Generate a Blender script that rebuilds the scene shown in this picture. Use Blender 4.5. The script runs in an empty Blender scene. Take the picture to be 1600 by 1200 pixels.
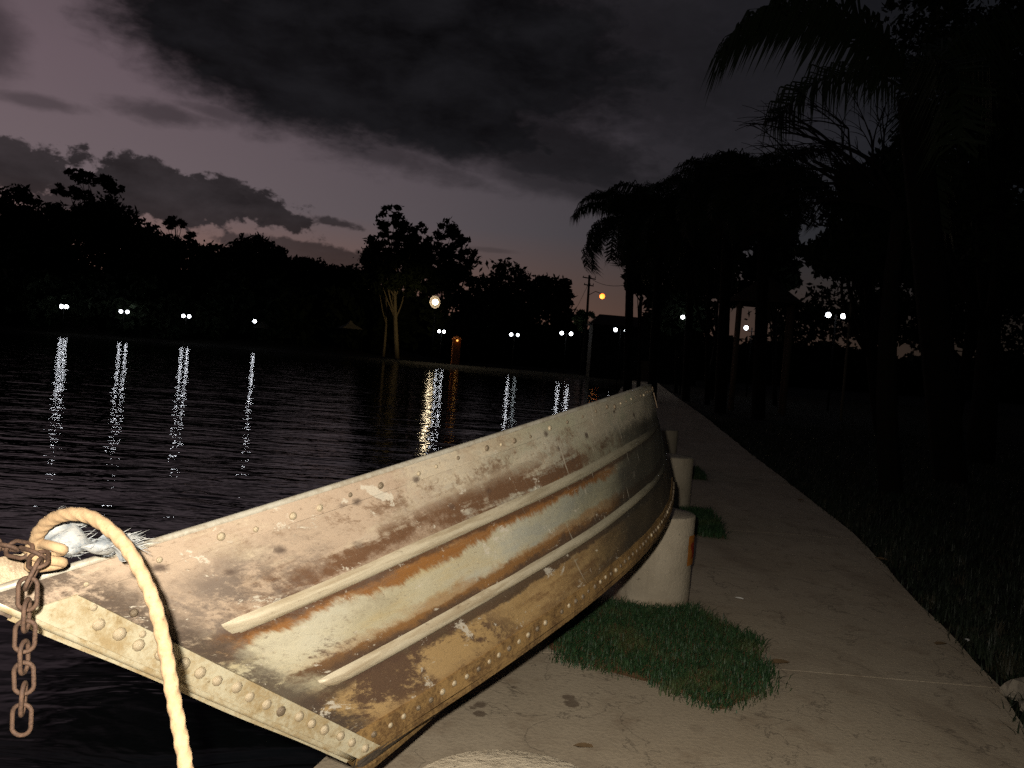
import bpy, math, random
import numpy as np
from mathutils import Vector, Matrix, Quaternion
R = math.radians
random.seed(7)
rng = np.random.default_rng(11)
sc = bpy.context.scene
col = sc.collection

# ------------------------------------------------------------------ camera
EYE = Vector((0, 0, 1.25)); FPX = 1270.0
PITCH, ROLL = R(-1.8), R(4.3)
FW = Vector((0, math.cos(PITCH), math.sin(PITCH)))
_r = Vector((1, 0, 0)); _u = _r.cross(FW)
RT = _r * math.cos(ROLL) + _u * math.sin(ROLL)
UP = -_r * math.sin(ROLL) + _u * math.cos(ROLL)
cam_data = bpy.data.cameras.new('camera')
cam = bpy.data.objects.new('camera', cam_data); col.objects.link(cam)
cam.matrix_world = Matrix(((RT.x, UP.x, -FW.x, EYE.x), (RT.y, UP.y, -FW.y, EYE.y), (RT.z, UP.z, -FW.z, EYE.z), (0, 0, 0, 1)))
cam_data.sensor_fit = 'HORIZONTAL'; cam_data.sensor_width = 36.0; cam_data.lens = 36.0 * FPX / 1600
cam_data.clip_start = 0.02; cam_data.clip_end = 2000
sc.camera = cam

def ray(px, py):
    return FW + RT * ((px - 800) / FPX) - UP * ((py - 600) / FPX)
def at(px, py, Y):
    v = ray(px, py); return EYE + v * (Y / v.y)
def hor(px):                                   # picture row of the horizon at a column
    return 560 + (px - 800) * math.tan(ROLL)

# ------------------------------------------------------------------ view
sc.view_settings.view_transform = 'Standard'; sc.view_settings.look = 'None'
sc.view_settings.exposure = 0.0; sc.view_settings.gamma = 1.0
sc.view_settings.use_curve_mapping = False
sc.render.engine = 'CYCLES'
sc.cycles.use_denoising = False
sc.cycles.use_adaptive_sampling = True; sc.cycles.adaptive_threshold = .012
sc.cycles.max_bounces = 5; sc.cycles.diffuse_bounces = 1; sc.cycles.glossy_bounces = 2
sc.cycles.transparent_max_bounces = 4
sc.cycles.sample_clamp_indirect = 2.0; sc.cycles.sample_clamp_direct = 12.0

# ------------------------------------------------------------------ node helper
class NT:
    def __init__(s, tree):
        s.t = tree; s.t.nodes.clear()
    def new(s, kind, **kw):
        n = s.t.nodes.new(kind)
        for k, v in kw.items(): setattr(n, k, v)
        return n
    def put(s, sock, v):
        if isinstance(v, bpy.types.NodeSocket): s.t.links.new(v, sock)
        elif v is not None:
            if sock.type in ('RGBA',) and not isinstance(v, (int, float)) and len(v) == 3: v = (*v, 1)
            sock.default_value = v
    def m(s, op, a, b=None, c=None, clamp=False):
        n = s.new('ShaderNodeMath', operation=op, use_clamp=clamp)
        for i, v in enumerate((a, b, c)):
            if v is not None: s.put(n.inputs[i], v)
        return n.outputs[0]
    def vm(s, op, a, b=None):
        n = s.new('ShaderNodeVectorMath', operation=op)
        s.put(n.inputs[0], a)
        if b is not None: s.put(n.inputs[1], b)
        return n.outputs[0]
    def mix(s, f, a, b, blend='MIX'):
        n = s.new('ShaderNodeMix', data_type='RGBA', blend_type=blend)
        s.put(n.inputs[0], f); s.put(n.inputs[6], a); s.put(n.inputs[7], b)
        return n.outputs[2]
    def noise(s, vec, scale, detail=3, rough=.55, dist=0.0, color=False):
        n = s.new('ShaderNodeTexNoise')
        s.put(n.inputs['Vector'], vec); s.put(n.inputs['Scale'], scale); s.put(n.inputs['Detail'], detail)
        s.put(n.inputs['Roughness'], rough); s.put(n.inputs['Distortion'], dist)
        return n.outputs['Color' if color else 'Fac']
    def step(s, x, a, b, lo=0.0, hi=1.0):                       # smooth step from a to b
        n = s.new('ShaderNodeMapRange', interpolation_type='SMOOTHSTEP')
        s.put(n.inputs[0], x); s.put(n.inputs[1], a); s.put(n.inputs[2], b); s.put(n.inputs[3], lo); s.put(n.inputs[4], hi)
        return n.outputs[0]
    def map(s, vec, scale=(1, 1, 1), loc=(0, 0, 0), rot=(0, 0, 0)):
        n = s.new('ShaderNodeMapping')
        s.put(n.inputs[0], vec); s.put(n.inputs[1], loc); s.put(n.inputs[2], rot); s.put(n.inputs[3], scale)
        return n.outputs[0]
    def sep(s, vec):
        n = s.new('ShaderNodeSeparateXYZ'); s.put(n.inputs[0], vec); return n.outputs
    def comb(s, x, y, z=0.0):
        n = s.new('ShaderNodeCombineXYZ'); s.put(n.inputs[0], x); s.put(n.inputs[1], y); s.put(n.inputs[2], z); return n.outputs[0]
    def ramp(s, f, stops):
        n = s.new('ShaderNodeValToRGB'); s.put(n.inputs[0], f)
        e = n.color_ramp.elements
        while len(e) < len(stops): e.new(0.5)
        for k, (p, c) in enumerate(stops): e[k].position = p; e[k].color = (*c, 1)
        return n.outputs[0]
    def bump(s, h, strength=.3, dist=.01, nrm=None):
        n = s.new('ShaderNodeBump'); s.put(n.inputs['Strength'], strength); s.put(n.inputs['Distance'], dist); s.put(n.inputs['Height'], h)
        if nrm is not None: s.put(n.inputs['Normal'], nrm)
        return n.outputs[0]
    def out(s, color, rough=.6, metal=0.0, nrm=None, spec=.5, emit=None, emit_s=0.0, ior=None, trans=None):
        b = s.new('ShaderNodeBsdfPrincipled'); o = s.new('ShaderNodeOutputMaterial')
        s.put(b.inputs['Base Color'], color); s.put(b.inputs['Roughness'], rough); s.put(b.inputs['Metallic'], metal)
        s.put(b.inputs['Specular IOR Level'], spec)
        if ior: b.inputs['IOR'].default_value = ior
        if nrm is not None: s.put(b.inputs['Normal'], nrm)
        if emit is not None: s.put(b.inputs['Emission Color'], emit); s.put(b.inputs['Emission Strength'], emit_s)
        s.t.links.new(b.outputs[0], o.inputs[0])
def mat(name):
    m = bpy.data.materials.new(name); m.use_nodes = True
    return m, NT(m.node_tree)
def tc(n, which='Object'):
    return n.new('ShaderNodeTexCoord').outputs[which]

# ------------------------------------------------------------------ dusk sky
def azel(px, py):
    v = ray(px, py).normalized()
    return math.degrees(math.atan2(v.x, v.y)), math.degrees(math.asin(v.z))
SUN_AZ = -48.0
w = bpy.data.worlds.new('World'); sc.world = w; w.use_nodes = True
n = NT(w.node_tree)
d = tc(n, 'Generated')
dx, dy, dz = n.sep(d)
AZ = n.m('MULTIPLY', n.m('ARCTAN2', dx, dy), 57.2958)
EL = n.m('MULTIPLY', n.m('ARCSINE', dz), 57.2958)
c3 = n.comb(n.m('MULTIPLY', AZ, .1), n.m('MULTIPLY', EL, .2), 0.0)
nz1 = n.noise(c3, 1.1, 5, .58, .3)
nz2 = n.noise(n.map(c3, loc=(7.3, 2.1, 4)), 2.6, 6, .6, .2)
nz3 = n.noise(n.map(c3, loc=(1.7, 5.2, 8)), 7.5, 6, .62, .3)
nzc = n.m('SUBTRACT', n.m('ADD', n.m('MULTIPLY', nz1, .45), n.m('ADD', n.m('MULTIPLY', nz2, .35), n.m('MULTIPLY', nz3, .20))), .5)
ciso = n.comb(n.m('MULTIPLY', AZ, .2), n.m('MULTIPLY', EL, .26), 3.0)
nzi = n.m('SUBTRACT', n.m('ADD', n.m('MULTIPLY', n.noise(ciso, 1.6, 3, .5, .2), .45), n.m('MULTIPLY', n.noise(ciso, 4.2, 6, .6, .2), .55)), .5)
def blob(px, py, rx, ry, rot=0, amp=1.0, ragged=2.2, soft=.35, iso=False):
    a0, e0 = azel(px, py); k = 1270 * math.pi / 180
    x = n.m('SUBTRACT', AZ, a0); y = n.m('SUBTRACT', EL, e0)
    c, s_ = math.cos(R(rot)), math.sin(R(rot))
    xr = n.m('ADD', n.m('MULTIPLY', x, c * k / rx), n.m('MULTIPLY', y, s_ * k / rx))
    yr = n.m('ADD', n.m('MULTIPLY', x, -s_ * k / ry), n.m('MULTIPLY', y, c * k / ry))
    rr = n.m('SQRT', n.m('ADD', n.m('MULTIPLY', xr, xr), n.m('MULTIPLY', yr, yr)))
    rr = n.m('SUBTRACT', rr, n.m('MULTIPLY', nzi if iso else nzc, ragged))
    return n.m('MULTIPLY', n.step(rr, 1 + soft, 1 - soft), amp)
def union(lst):
    o = lst[0]
    for b in lst[1:]: o = n.m('MAXIMUM', o, b)
    return o
high = union([blob(640, 40, 470, 150, -6, 1.0, 1.6, .40), blob(400, 85, 250, 85, -14, 1.0, 1.9, .40), blob(300, 20, 180, 60, -20, .95, 2.2, .4), blob(600, 140, 350, 76, -10, 1.0, 1.9, .4), blob(790, 205, 290, 60, -12, .88, 2.4, .5),
              blob(980, 90, 320, 130, -8, .75, 2.6, .6), blob(1200, 60, 300, 160, 0, .6, 2.4, .6), blob(900, 285, 200, 26, -8, .65, 2.8, .55), blob(1050, 250, 160, 40, 0, .5, 2.6, .6),
              blob(560, 222, 190, 20, -12, .6, 3.6, .6), blob(270, 180, 70, 14, 0, .55, 4.0, .6), blob(345, 176, 60, 12, 0, .5, 4.0, .6), blob(-25, 60, 45, 50, 0, .6, 2.5, .6), blob(55, 158, 60, 9, 0, .45, 4, .6)])
low = union([blob(275, 306, 125, 40, -8, 1, 3.2, .13, True), blob(40, 268, 56, 34, 0, .95, 3.0, .13, True), blob(410, 326, 92, 26, -12, .97, 3.4, .15, True), blob(525, 348, 42, 8, -4, .85, 4, .3, True),
             blob(470, 396, 130, 20, -6, .8, 3.0, .2, True), blob(770, 391, 34, 4, 0, .35, 2, .5, True), blob(150, 304, 80, 34, 0, .95, 3.0, .15, True)])
wide = n.step(n.noise(n.map(c3, loc=(3, 9, 1)), .55, 4, .55, .2), .5, .68)           # the same broken cover all round the sky
infield = n.m('MULTIPLY', n.step(AZ, -46, -40), n.step(AZ, 46, 40))
infield = n.m('MULTIPLY', infield, n.step(EL, 40, 32))
wide = n.m('MULTIPLY', wide, n.m('SUBTRACT', 1.0, infield))
high = n.m('MAXIMUM', high, n.m('MULTIPLY', wide, .8))
sky_tex = n.new('ShaderNodeTexSky', sky_type='NISHITA', sun_disc=False)
sky_tex.sun_elevation = R(-2.5); sky_tex.sun_rotation = R(SUN_AZ); sky_tex.altitude = 600; sky_tex.dust_density = 3.0
grad = n.ramp(n.m('DIVIDE', n.m('MAXIMUM', EL, 0.0), 40.0, clamp=True),
              [(0.0, (.120, .060, .040)), (.12, (.078, .049, .042)), (.22, (.052, .046, .052)), (.40, (.047, .039, .047)), (.62, (.032, .0275, .033)), (.85, (.017, .018, .023)), (1.0, (.015, .017, .022))])
away = n.m('ABSOLUTE', n.m('SUBTRACT', AZ, SUN_AZ))
away = n.m('MINIMUM', away, n.m('SUBTRACT', 360.0, away))
azf = n.step(away, 2, 84, 3.1, .12)
clear = n.mix(1.0, grad, n.comb(azf, n.m('POWER', azf, .84), n.m('POWER', azf, .80)), 'MULTIPLY')
clear = n.mix(1.0, clear, n.mix(1.0, sky_tex.outputs[0], (.02, .02, .02), 'MULTIPLY'), 'ADD')
tex = n.m('ADD', .1, n.m('ADD', n.m('MULTIPLY', n.step(nz1, .25, .75), 1.1), n.m('MULTIPLY', n.step(nz2, .25, .75), .9)))
hcol = n.mix(1.0, (.0054, .0052, .0062), n.comb(tex, tex, tex), 'MULTIPLY')
lcol = n.mix(1.0, (.0155, .0128, .0140), n.comb(tex, tex, tex), 'MULTIPLY')
azl = n.step(away, 0, 80, 1.25, .5)
lcol = n.mix(1.0, lcol, n.comb(azl, azl, azl), 'MULTIPLY')
skyc = n.mix(n.m('MULTIPLY', low, .92), clear, lcol)
skyc = n.mix(n.m('MULTIPLY', high, .985), skyc, hcol)
bg = n.new('ShaderNodeBackground'); n.put(bg.inputs[0], skyc); bg.inputs[1].default_value = 1.0
w.cycles.sampling_method = 'MANUAL'; w.cycles.sample_map_resolution = 256
wo = n.new('ShaderNodeOutputWorld'); n.t.links.new(bg.outputs[0], wo.inputs[0])

# ------------------------------------------------------------------ lights: the last of the dusk, and the camera's flash
sl = bpy.data.lights.new('dusk_sun', 'SUN'); sl.energy = 0.01; sl.angle = R(10); sl.color = (1, .7, .55)
so = bpy.data.objects.new('dusk_sun', sl); col.objects.link(so)
_sd = Vector((math.sin(R(SUN_AZ)) * math.cos(R(3)), math.cos(R(SUN_AZ)) * math.cos(R(3)), math.sin(R(3))))
so.rotation_euler = (-_sd).to_track_quat('-Z', 'Y').to_euler()
fl = bpy.data.lights.new('flash_tube', 'SPOT'); fl.energy = 318; fl.color = (1.0, .92, .80)
fl.spot_size = R(146); fl.spot_blend = 1.0; fl.shadow_soft_size = .014
fo = bpy.data.objects.new('flash_tube', fl); col.objects.link(fo)
fo.location = (-.06, -.01, 1.25 + .055)
fo.rotation_euler = (Vector((-.24, 1, -.20))).to_track_quat('-Z', 'Y').to_euler()

# ------------------------------------------------------------------ mesh helpers
def tag(o, label=None, cat=None, group=None, kind=None):
    if label: o['label'] = label
    if cat: o['category'] = cat
    if group: o['group'] = group
    if kind: o['kind'] = kind
    return o
def empty(name, loc=(0, 0, 0), rz=0.0):
    o = bpy.data.objects.new(name, None); col.objects.link(o)
    o.location = loc; o.rotation_euler = (0, 0, rz); o.empty_display_size = .2
    return o
class MB:
    def __init__(s): s.v = []; s.f = []; s.uv = []
    def add(s, vs, fs, uvs=None):
        o = len(s.v); s.v += [tuple(x) for x in vs]
        s.f += [tuple(i + o for i in f) for f in fs]
        s.uv += list(uvs) if uvs else [(0, 0)] * len(vs)
    def box(s, c, size, rot=None):
        x, y, z = (k / 2 for k in size); c = Vector(c)
        vs = [Vector((a * x, b * y, e * z)) for e in (-1, 1) for b in (-1, 1) for a in (-1, 1)]
        if rot is not None: vs = [rot @ q for q in vs]
        s.add([q + c for q in vs], [(0, 2, 3, 1), (4, 5, 7, 6), (0, 1, 5, 4), (1, 3, 7, 5), (3, 2, 6, 7), (2, 0, 4, 6)])
    def tube(s, pts, rad, sides=8, caps=True, closed=False):
        pts = [Vector(p) for p in pts]; k = len(pts)
        if not isinstance(rad, (list, tuple)): rad = [rad] * k
        tan = []
        for i in range(k):
            a = pts[(i - 1) % k if closed else max(i - 1, 0)]; b = pts[(i + 1) % k if closed else min(i + 1, k - 1)]
            tan.append((b - a).normalized())
        ref = Vector((0, 0, 1)) if abs(tan[0].z) < .9 else Vector((1, 0, 0))
        nrm = tan[0].cross(ref).normalized()
        vs = []; uv = []
        L = 0
        for i in range(k):
            if i: 
                L += (pts[i] - pts[i - 1]).length
                nrm = (nrm - tan[i] * nrm.dot(tan[i])).normalized()
            bn = tan[i].cross(nrm)
            for j in range(sides):
                a = 2 * math.pi * j / sides
                vs.append(pts[i] + (nrm * math.cos(a) + bn * math.sin(a)) * rad[i]); uv.append((L, j / sides))
        fs = []
        for i in range(k if closed else k - 1):
            i2 = (i + 1) % k
            for j in range(sides):
                j2 = (j + 1) % sides
                fs.append((i * sides + j, i * sides + j2, i2 * sides + j2, i2 * sides + j))
        if caps and not closed:
            fs.append(tuple(range(sides))[::-1]); fs.append(tuple((k - 1) * sides + j for j in range(sides)))
        s.add(vs, fs, uv)
    def lathe(s, prof, sides=24, c=(0, 0, 0)):
        vs = []
        for r, z in prof:
            for j in range(sides):
                a = 2 * math.pi * j / sides
                vs.append((c[0] + r * math.cos(a), c[1] + r * math.sin(a), c[2] + z))
        fs = []
        for i in range(len(prof) - 1):
            for j in range(sides):
                j2 = (j + 1) % sides
                fs.append((i * sides + j, i * sides + j2, (i + 1) * sides + j2, (i + 1) * sides + j))
        fs.append(tuple(range(sides))[::-1]); fs.append(tuple((len(prof) - 1) * sides + j for j in range(sides)))
        s.add(vs, fs)
    def grid(s, fn, nu, nv, uvf=None, u0=0.0, u1=1.0, v0=0.0, v1=1.0, flip=False):
        vs = []; uv = []
        for i in range(nu + 1):
            for j in range(nv + 1):
                u = u0 + (u1 - u0) * i / nu; v = v0 + (v1 - v0) * j / nv
                vs.append(fn(u, v)); uv.append(uvf(u, v) if uvf else (u, v))
        fs = []
        for i in range(nu):
            for j in range(nv):
                a = i * (nv + 1) + j
                q = (a, a + 1, a + nv + 2, a + nv + 1)
                fs.append(q[::-1] if flip else q)
        s.add(vs, fs, uv)
    def mesh(s, name, m, smooth=False):
        me = bpy.data.meshes.new(name); me.from_pydata(s.v, [], s.f)
        ul = me.uv_layers.new(name='UVMap')
        li = np.empty(len(me.loops), dtype=np.int32); me.loops.foreach_get('vertex_index', li)
        ul.data.foreach_set('uv', np.array(s.uv, dtype=np.float32)[li].ravel())
        if m: me.materials.append(m)
        if smooth: me.polygons.foreach_set('use_smooth', [True] * len(me.polygons))
        me.update(); return me
    def build(s, name, m, parent=None, smooth=False):
        o = bpy.data.objects.new(name, s.mesh(name, m, smooth)); col.objects.link(o)
        if parent: o.parent = parent
        return o
def raw(name, V, F, m, parent=None, smooth=False):
    me = bpy.data.meshes.new(name)
    V = np.asarray(V, dtype=np.float32); F = np.asarray(F, dtype=np.int32); k = F.shape[1]
    me.vertices.add(len(V)); me.vertices.foreach_set('co', V.ravel())
    me.loops.add(F.size); me.loops.foreach_set('vertex_index', F.ravel())
    me.polygons.add(len(F)); me.polygons.foreach_set('loop_start', np.arange(0, F.size, k, dtype=np.int32))
    me.polygons.foreach_set('loop_total', np.full(len(F), k, dtype=np.int32))
    me.update(calc_edges=True); me.validate()
    if m: me.materials.append(m)
    if smooth: me.polygons.foreach_set('use_smooth', [True] * len(F))
    o = bpy.data.objects.new(name, me); col.objects.link(o)
    if parent: o.parent = parent
    return o
def link(name, me, parent):
    o = bpy.data.objects.new(name, me); col.objects.link(o); o.parent = parent; return o
def lerp(xs, ys, x): return float(np.interp(x, xs, ys))

# ------------------------------------------------------------------ materials
M = {}
def simple(name, c, rough=.8, var=.3, scale=6.0, bump=0.0, metal=0.0, spec=.1):
    m, n = mat(name); o = tc(n)
    f = n.noise(o, scale, 4, .6)
    cc = n.mix(f, tuple(k * (1 - var) for k in c), tuple(k * (1 + var) for k in c))
    nr = n.bump(n.noise(o, scale * 6, 3), .5, bump) if bump else None
    n.out(cc, rough, metal, nr, spec); M[name] = m; return m
simple('soil', (.20, .115, .06), .95, .45, 12, .01)
simple('far_ground', (.035, .04, .025), .95, .4, .3)
simple('bark', (.006, .005, .004), .9, .4, 8, .01)
simple('pale_bark', (.16, .135, .095), .9, .35, 5, .01)
simple('leaf', (.030, .045, .018), .75, .5, .8)
simple('leaf_dense', (.012, .018, .009), .8, .5, .8)
simple('palm_leaf', (.020, .028, .014), .6, .4, 2)
simple('palm_dead', (.03, .022, .014), .9, .4, 2)
simple('dark_metal', (.006, .006, .006), .9, .2, 8, spec=.05)
simple('halo_tint', (.0012, .00055, .00005), .8, .1, 4)  # near-black orange, tinted to show a yellow glow round the street lamp bulb
simple('thatch', (.05, .04, .028), .95, .5, 5, .02)
simple('timber', (.11, .08, .055), .9, .4, 12, .005)
simple('pole_timber', (.007, .006, .005), .9, .4, 6)
simple('building_wall', (.014, .013, .012), .9, .2, 1.5)
simple('roof_tile', (.05, .035, .03), .9, .3, 3)
simple('tent_cloth', (.12, .11, .095), .8, .1, 2)
simple('kiosk_paint', (.22, .07, .02), .7, .3, 6)
simple('stone', (.22, .19, .15), .9, .4, 18, .006)
simple('paper', (.7, .68, .63), .7, .1, 30)
simple('dry_leaf', (.13, .085, .045), .85, .5, 40)
simple('plate_paint', (.34, .13, .025), .6, .2, 40)
simple('plate_mark', (.22, .025, .012), .6, .2, 40)
simple('wire', (.01, .01, .01), .6, .1, 8)
def glow(name, c, s):
    m, n = mat(name); n.out((.8, .8, .8), .4, emit=c, emit_s=s); M[name] = m
glow('globe_white', (.90, .93, 1.0), 20)
glow('globe_dim', (.85, .95, 1.0), 6)
glow('globe_faint', (.75, .85, .8), .35)
glow('sodium', (1.0, .80, .50), 420)
glow('sodium_small', (1.0, .17, .016), 5)
glow('bulb_orange', (1.0, .45, .08), 2)

# grass: colour varies from blade to blade by position
def grass_mat(name, dark, light, dry, dryamt):
    m, n = mat(name); o = tc(n)
    f = n.noise(o, 55, 2, .7); g = n.noise(o, 4, 3, .6)
    c = n.mix(n.step(f, .3, .7), dark, light)
    c = n.mix(n.m('MULTIPLY', n.step(g, .52, .68), dryamt), c, dry)
    n.out(c, .55, spec=.35); M[name] = m
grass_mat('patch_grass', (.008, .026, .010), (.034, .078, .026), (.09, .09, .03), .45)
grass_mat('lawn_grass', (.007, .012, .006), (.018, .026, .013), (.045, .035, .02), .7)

# concrete path
m, n = mat('concrete'); M['concrete'] = m
o = tc(n)
f1 = n.noise(o, .9, 5, .6); f2 = n.noise(o, 5, 5, .65); f3 = n.noise(o, 60, 3, .6)
c = n.mix(n.step(f1, .32, .68), (.42, .340, .240), (.50, .415, .302))
c = n.mix(n.m('MULTIPLY', n.step(f2, .52, .72), .5), c, (.26, .185, .12))            # red soil trodden in
c = n.mix(n.m('MULTIPLY', n.step(f3, .45, .75), .25), c, (.16, .135, .105))
vor = n.new('ShaderNodeTexVoronoi'); n.put(vor.inputs['Vector'], n.map(o, (9, 8, 1))); n.put(vor.inputs['Scale'], 1.0); n.put(vor.inputs['Randomness'], 1.0)
vd = n.m('ADD', vor.outputs['Distance'], n.m('ADD', n.m('MULTIPLY', n.m('SUBTRACT', f3, .5), .22), n.m('MULTIPLY', n.m('SUBTRACT', f2, .5), .75)))
ox, oy, oz = n.sep(o)
near_boat = n.m('MULTIPLY', n.step(oy, 4.2, 3.0), n.step(ox, 1.0, .2))
keep = n.m('GREATER_THAN', n.sep(vor.outputs['Color'])[0], .55)
drip = n.m('MULTIPLY', n.m('MULTIPLY', n.step(vd, .24, .15), keep), n.m('MULTIPLY', near_boat, .75))
c = n.mix(drip, c, (.095, .060, .040))                                                # old paint and tar drips
crack = n.noise(n.map(o, (2.2, 2.2, 1)), 1.0, 6, .55, .6)
crk = n.step(n.m('ABSOLUTE', n.m('SUBTRACT', crack, .5)), .007, .001)
gr = n.noise(o, 140, 3, .7)
c = n.mix(n.m('MULTIPLY', n.step(gr, .58, .72), .45), c, (.16, .128, .092))
c = n.mix(n.m('MULTIPLY', n.step(gr, .40, .28), .35), c, (.46, .40, .32))
sm = n.noise(n.map(o, (1.6, .7, 1), (3, 3, 0)), 1.0, 6, .62, .6)
c = n.mix(n.m('MULTIPLY', n.step(sm, .52, .68), .4), c, (.24, .18, .125))
c = n.mix(n.m('MULTIPLY', crk, .5), c, (.10, .08, .06))
hgt = n.m('ADD', n.m('MULTIPLY', f2, .6), n.m('MULTIPLY', f3, .4))
n.out(c, .9, nrm=n.bump(hgt, .6, .008), spec=.25)
# pale cast bollard concrete
m, n = mat('bollard_concrete'); M['bollard_concrete'] = m
o = tc(n)
f1 = n.noise(o, 5, 5, .6); f2 = n.noise(o, 45, 4, .65); f4 = n.noise(n.map(o, (14, 14, 1.5)), 1, 4, .6)
oz = n.sep(o)[2]
c = n.mix(n.step(f1, .3, .7), (.33, .280, .205), (.41, .352, .262))
c = n.mix(n.m('MULTIPLY', n.step(f4, .5, .75), .4), c, (.22, .18, .13))
c = n.mix(n.m('MULTIPLY', n.step(n.m('ADD', oz, n.m('MULTIPLY', f1, .1)), .11, .04), .7), c, (.27, .18, .11))   # splashed soil at the foot
c = n.mix(n.m('MULTIPLY', n.step(f2, .6, .72), .5), c, (.25, .22, .18))
pit_ = n.step(n.noise(o, 26, 5, .7), .66, .74)
c = n.mix(n.m('MULTIPLY', pit_, .7), c, (.13, .105, .08))
c = n.mix(n.m('MULTIPLY', n.step(n.noise(n.map(o, (30, 30, 3)), 1, 4, .65), .58, .74), .4), c, (.25, .20, .14))
n.out(c, .9, nrm=n.bump(n.m('SUBTRACT', f2, n.m('MULTIPLY', pit_, .8)), .8, .007), spec=.25)
# water
m, n = mat('lake_water'); M['lake_water'] = m
o = tc(n)
w1 = n.noise(n.map(o, (.30, .85, 1), rot=(0, 0, .2)), 1.0, 3, .5, .5)
w2 = n.noise(n.map(o, (1.5, 3.4, 1), rot=(0, 0, -.25)), 1.0, 3, .55, .5)
w3 = n.noise(n.map(o, (9, 13, 1), rot=(0, 0, .1)), 1.0, 2, .5)
hh = n.m('ADD', n.m('MULTIPLY', w1, .055), n.m('ADD', n.m('MULTIPLY', w2, .017), n.m('MULTIPLY', w3, .0014)))
n.out((.003, .004, .004), .03, nrm=n.bump(hh, 1.0, 1.0), ior=1.333, spec=.5)
# hull: worn paint over aluminium, stained.  UV: x = metres aft to bow, y = 0 at the gunwale, 1 at the chine
m, n = mat('hull_paint'); M['hull_paint'] = m
uvn = tc(n, 'UV'); U_, V_, _z = n.sep(uvn)
sp = n.comb(n.m('MULTIPLY', U_, 1.0), n.m('MULTIPLY', V_, .52), 0.0)
streak = n.noise(n.map(sp, (2.4, 16, 1)), 1.0, 8, .66, .25)           # runs along the hull
blot = n.noise(n.map(sp, (5.5, 8, 1)), 1.0, 10, .70, .3)
fine = n.noise(sp, 34, 8, .78)
grit = n.noise(n.map(sp, (80, 120, 1)), 1.0, 5, .75, .4)
patch = n.noise(n.map(sp, (2.6, 3.8, 1), (4, 2, 0)), 1.0, 8, .64, .4)
drips = n.noise(n.map(sp, (24, 2.4, 1), (1, 5, 0)), 1.0, 7, .66, .15)
brush = n.noise(n.map(sp, (3.5, 55, 1), (2, 1, 0)), 1.0, 6, .7, .1)
def wob(x, amt, f=None): return n.m('ADD', x, n.m('MULTIPLY', n.m('SUBTRACT', blot if f is None else f, .5), amt))
Vw = wob(wob(V_, .16), .06, fine); Uw = wob(wob(U_, .9, patch), .25, fine); Vf = wob(wob(V_, .09, streak), .07, fine); Vd = wob(wob(V_, .14, drips), .06, fine)
def band(x, a, b, s, s2=None): return n.m('MULTIPLY', n.step(x, a - s, a + s), n.step(x, b + (s2 or s), b - (s2 or s)))
mul = lambda *a: a[0] if len(a) == 1 else n.m('MULTIPLY', a[0], mul(*a[1:]))
worn = wob(wob(blot, .45, fine), .25, grit)                                    # broken, gritty edge for anything that flakes
c = n.mix(n.step(patch, .3, .7), (.42, .37, .235), (.51, .47, .345))                                           # cream
c = n.mix(mul(n.step(streak, .48, .66), band(V_, .38, .62, .08), .55), c, (.47, .36, .17))                      # yellowed
c = n.mix(mul(n.step(Vw, .40, .28), n.step(Uw, 1.4, .6), .85), c, (.40, .295, .215))                          # pinkish beige top, forward
c = n.mix(mul(n.step(Uw, .7, 1.4), .75), c, (.285, .285, .205))                                                # grey green towards the stern
c = n.mix(mul(n.step(wob(patch, .2, brush), .50, .66), band(Uw, .5, 1.9, .25), n.step(V_, .74, .6), .55), c, (.31, .325, .295))     # bluish bare metal
c = n.mix(mul(n.step(Vw, .64, .73), .85), c, (.36, .22, .080))                                               # ochre lower strake
c = n.mix(mul(n.step(worn, .48, .70), n.step(V_, .36, .28), band(Uw, .2, 1.8, .25), .7), c, (.21, .128, .072))     # mottling on the top strake
c = n.mix(mul(n.step(wob(wob(patch, .4, fine), .3, brush), .48, .64), n.step(V_, .31, .2), n.step(U_, 1.6, .9), .75), c, (.53, .44, .31))        # scraped bright
c = n.mix(mul(band(wob(Vf, .12, patch), .19, .37, .05), band(Uw, .20, 1.7, .15), n.step(wob(wob(streak, .35, fine), .3, drips), .36, .50), n.step(wob(patch, .35, fine), .40, .56, .25, 1), .95), c, (.118, .054, .023))       # brown above the upper rib
c = n.mix(mul(band(Vf, .08, .15, .03), band(Uw, .40, 1.5, .2), n.step(worn, .46, .60), .75), c, (.125, .062, .028))
c = n.mix(mul(band(wob(Vd, .12, patch), .33, .415, .02, .018), band(Uw, .0, 1.5, .15), n.step(brush, .25, .5, .6, 1), .95), c, (.24, .096, .020))         # orange run below it
c = n.mix(mul(band(wob(Vf, .04, patch), .33, .378, .012), band(Uw, .04, 2.4, .1), .9), c, (.085, .043, .022))  # dark stain and shadow line painted in under the upper rib
c = n.mix(mul(band(wob(Vf, .10, patch), .580, .665, .012, .012), band(Uw, .10, 2.4, .08), .97), c, (.075, .040, .022))       # dark run above the lower rib
c = n.mix(mul(band(wob(Vf, .14, blot), .555, .61, .02), band(Uw, .25, 1.9, .2), .65), c, (.29, .14, .04))
c = n.mix(mul(band(wob(Vf, .05, patch), .668, .73, .012), band(Uw, .02, 2.4, .1), .9), c, (.060, .036, .023))  # dark stain and shadow line painted in under the lower rib
c = n.mix(mul(n.step(worn, .43, .55), band(wob(V_, .14, patch), .69, .93, .04), band(Uw, -.2, .60, .14), .95), c, (.085, .048, .030))  # flaking corner
c = n.mix(mul(n.step(wob(streak, .4, fine), .44, .62), n.step(V_, .68, .80), n.step(Uw, .4, .9), .8), c, (.165, .085, .034))
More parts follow.
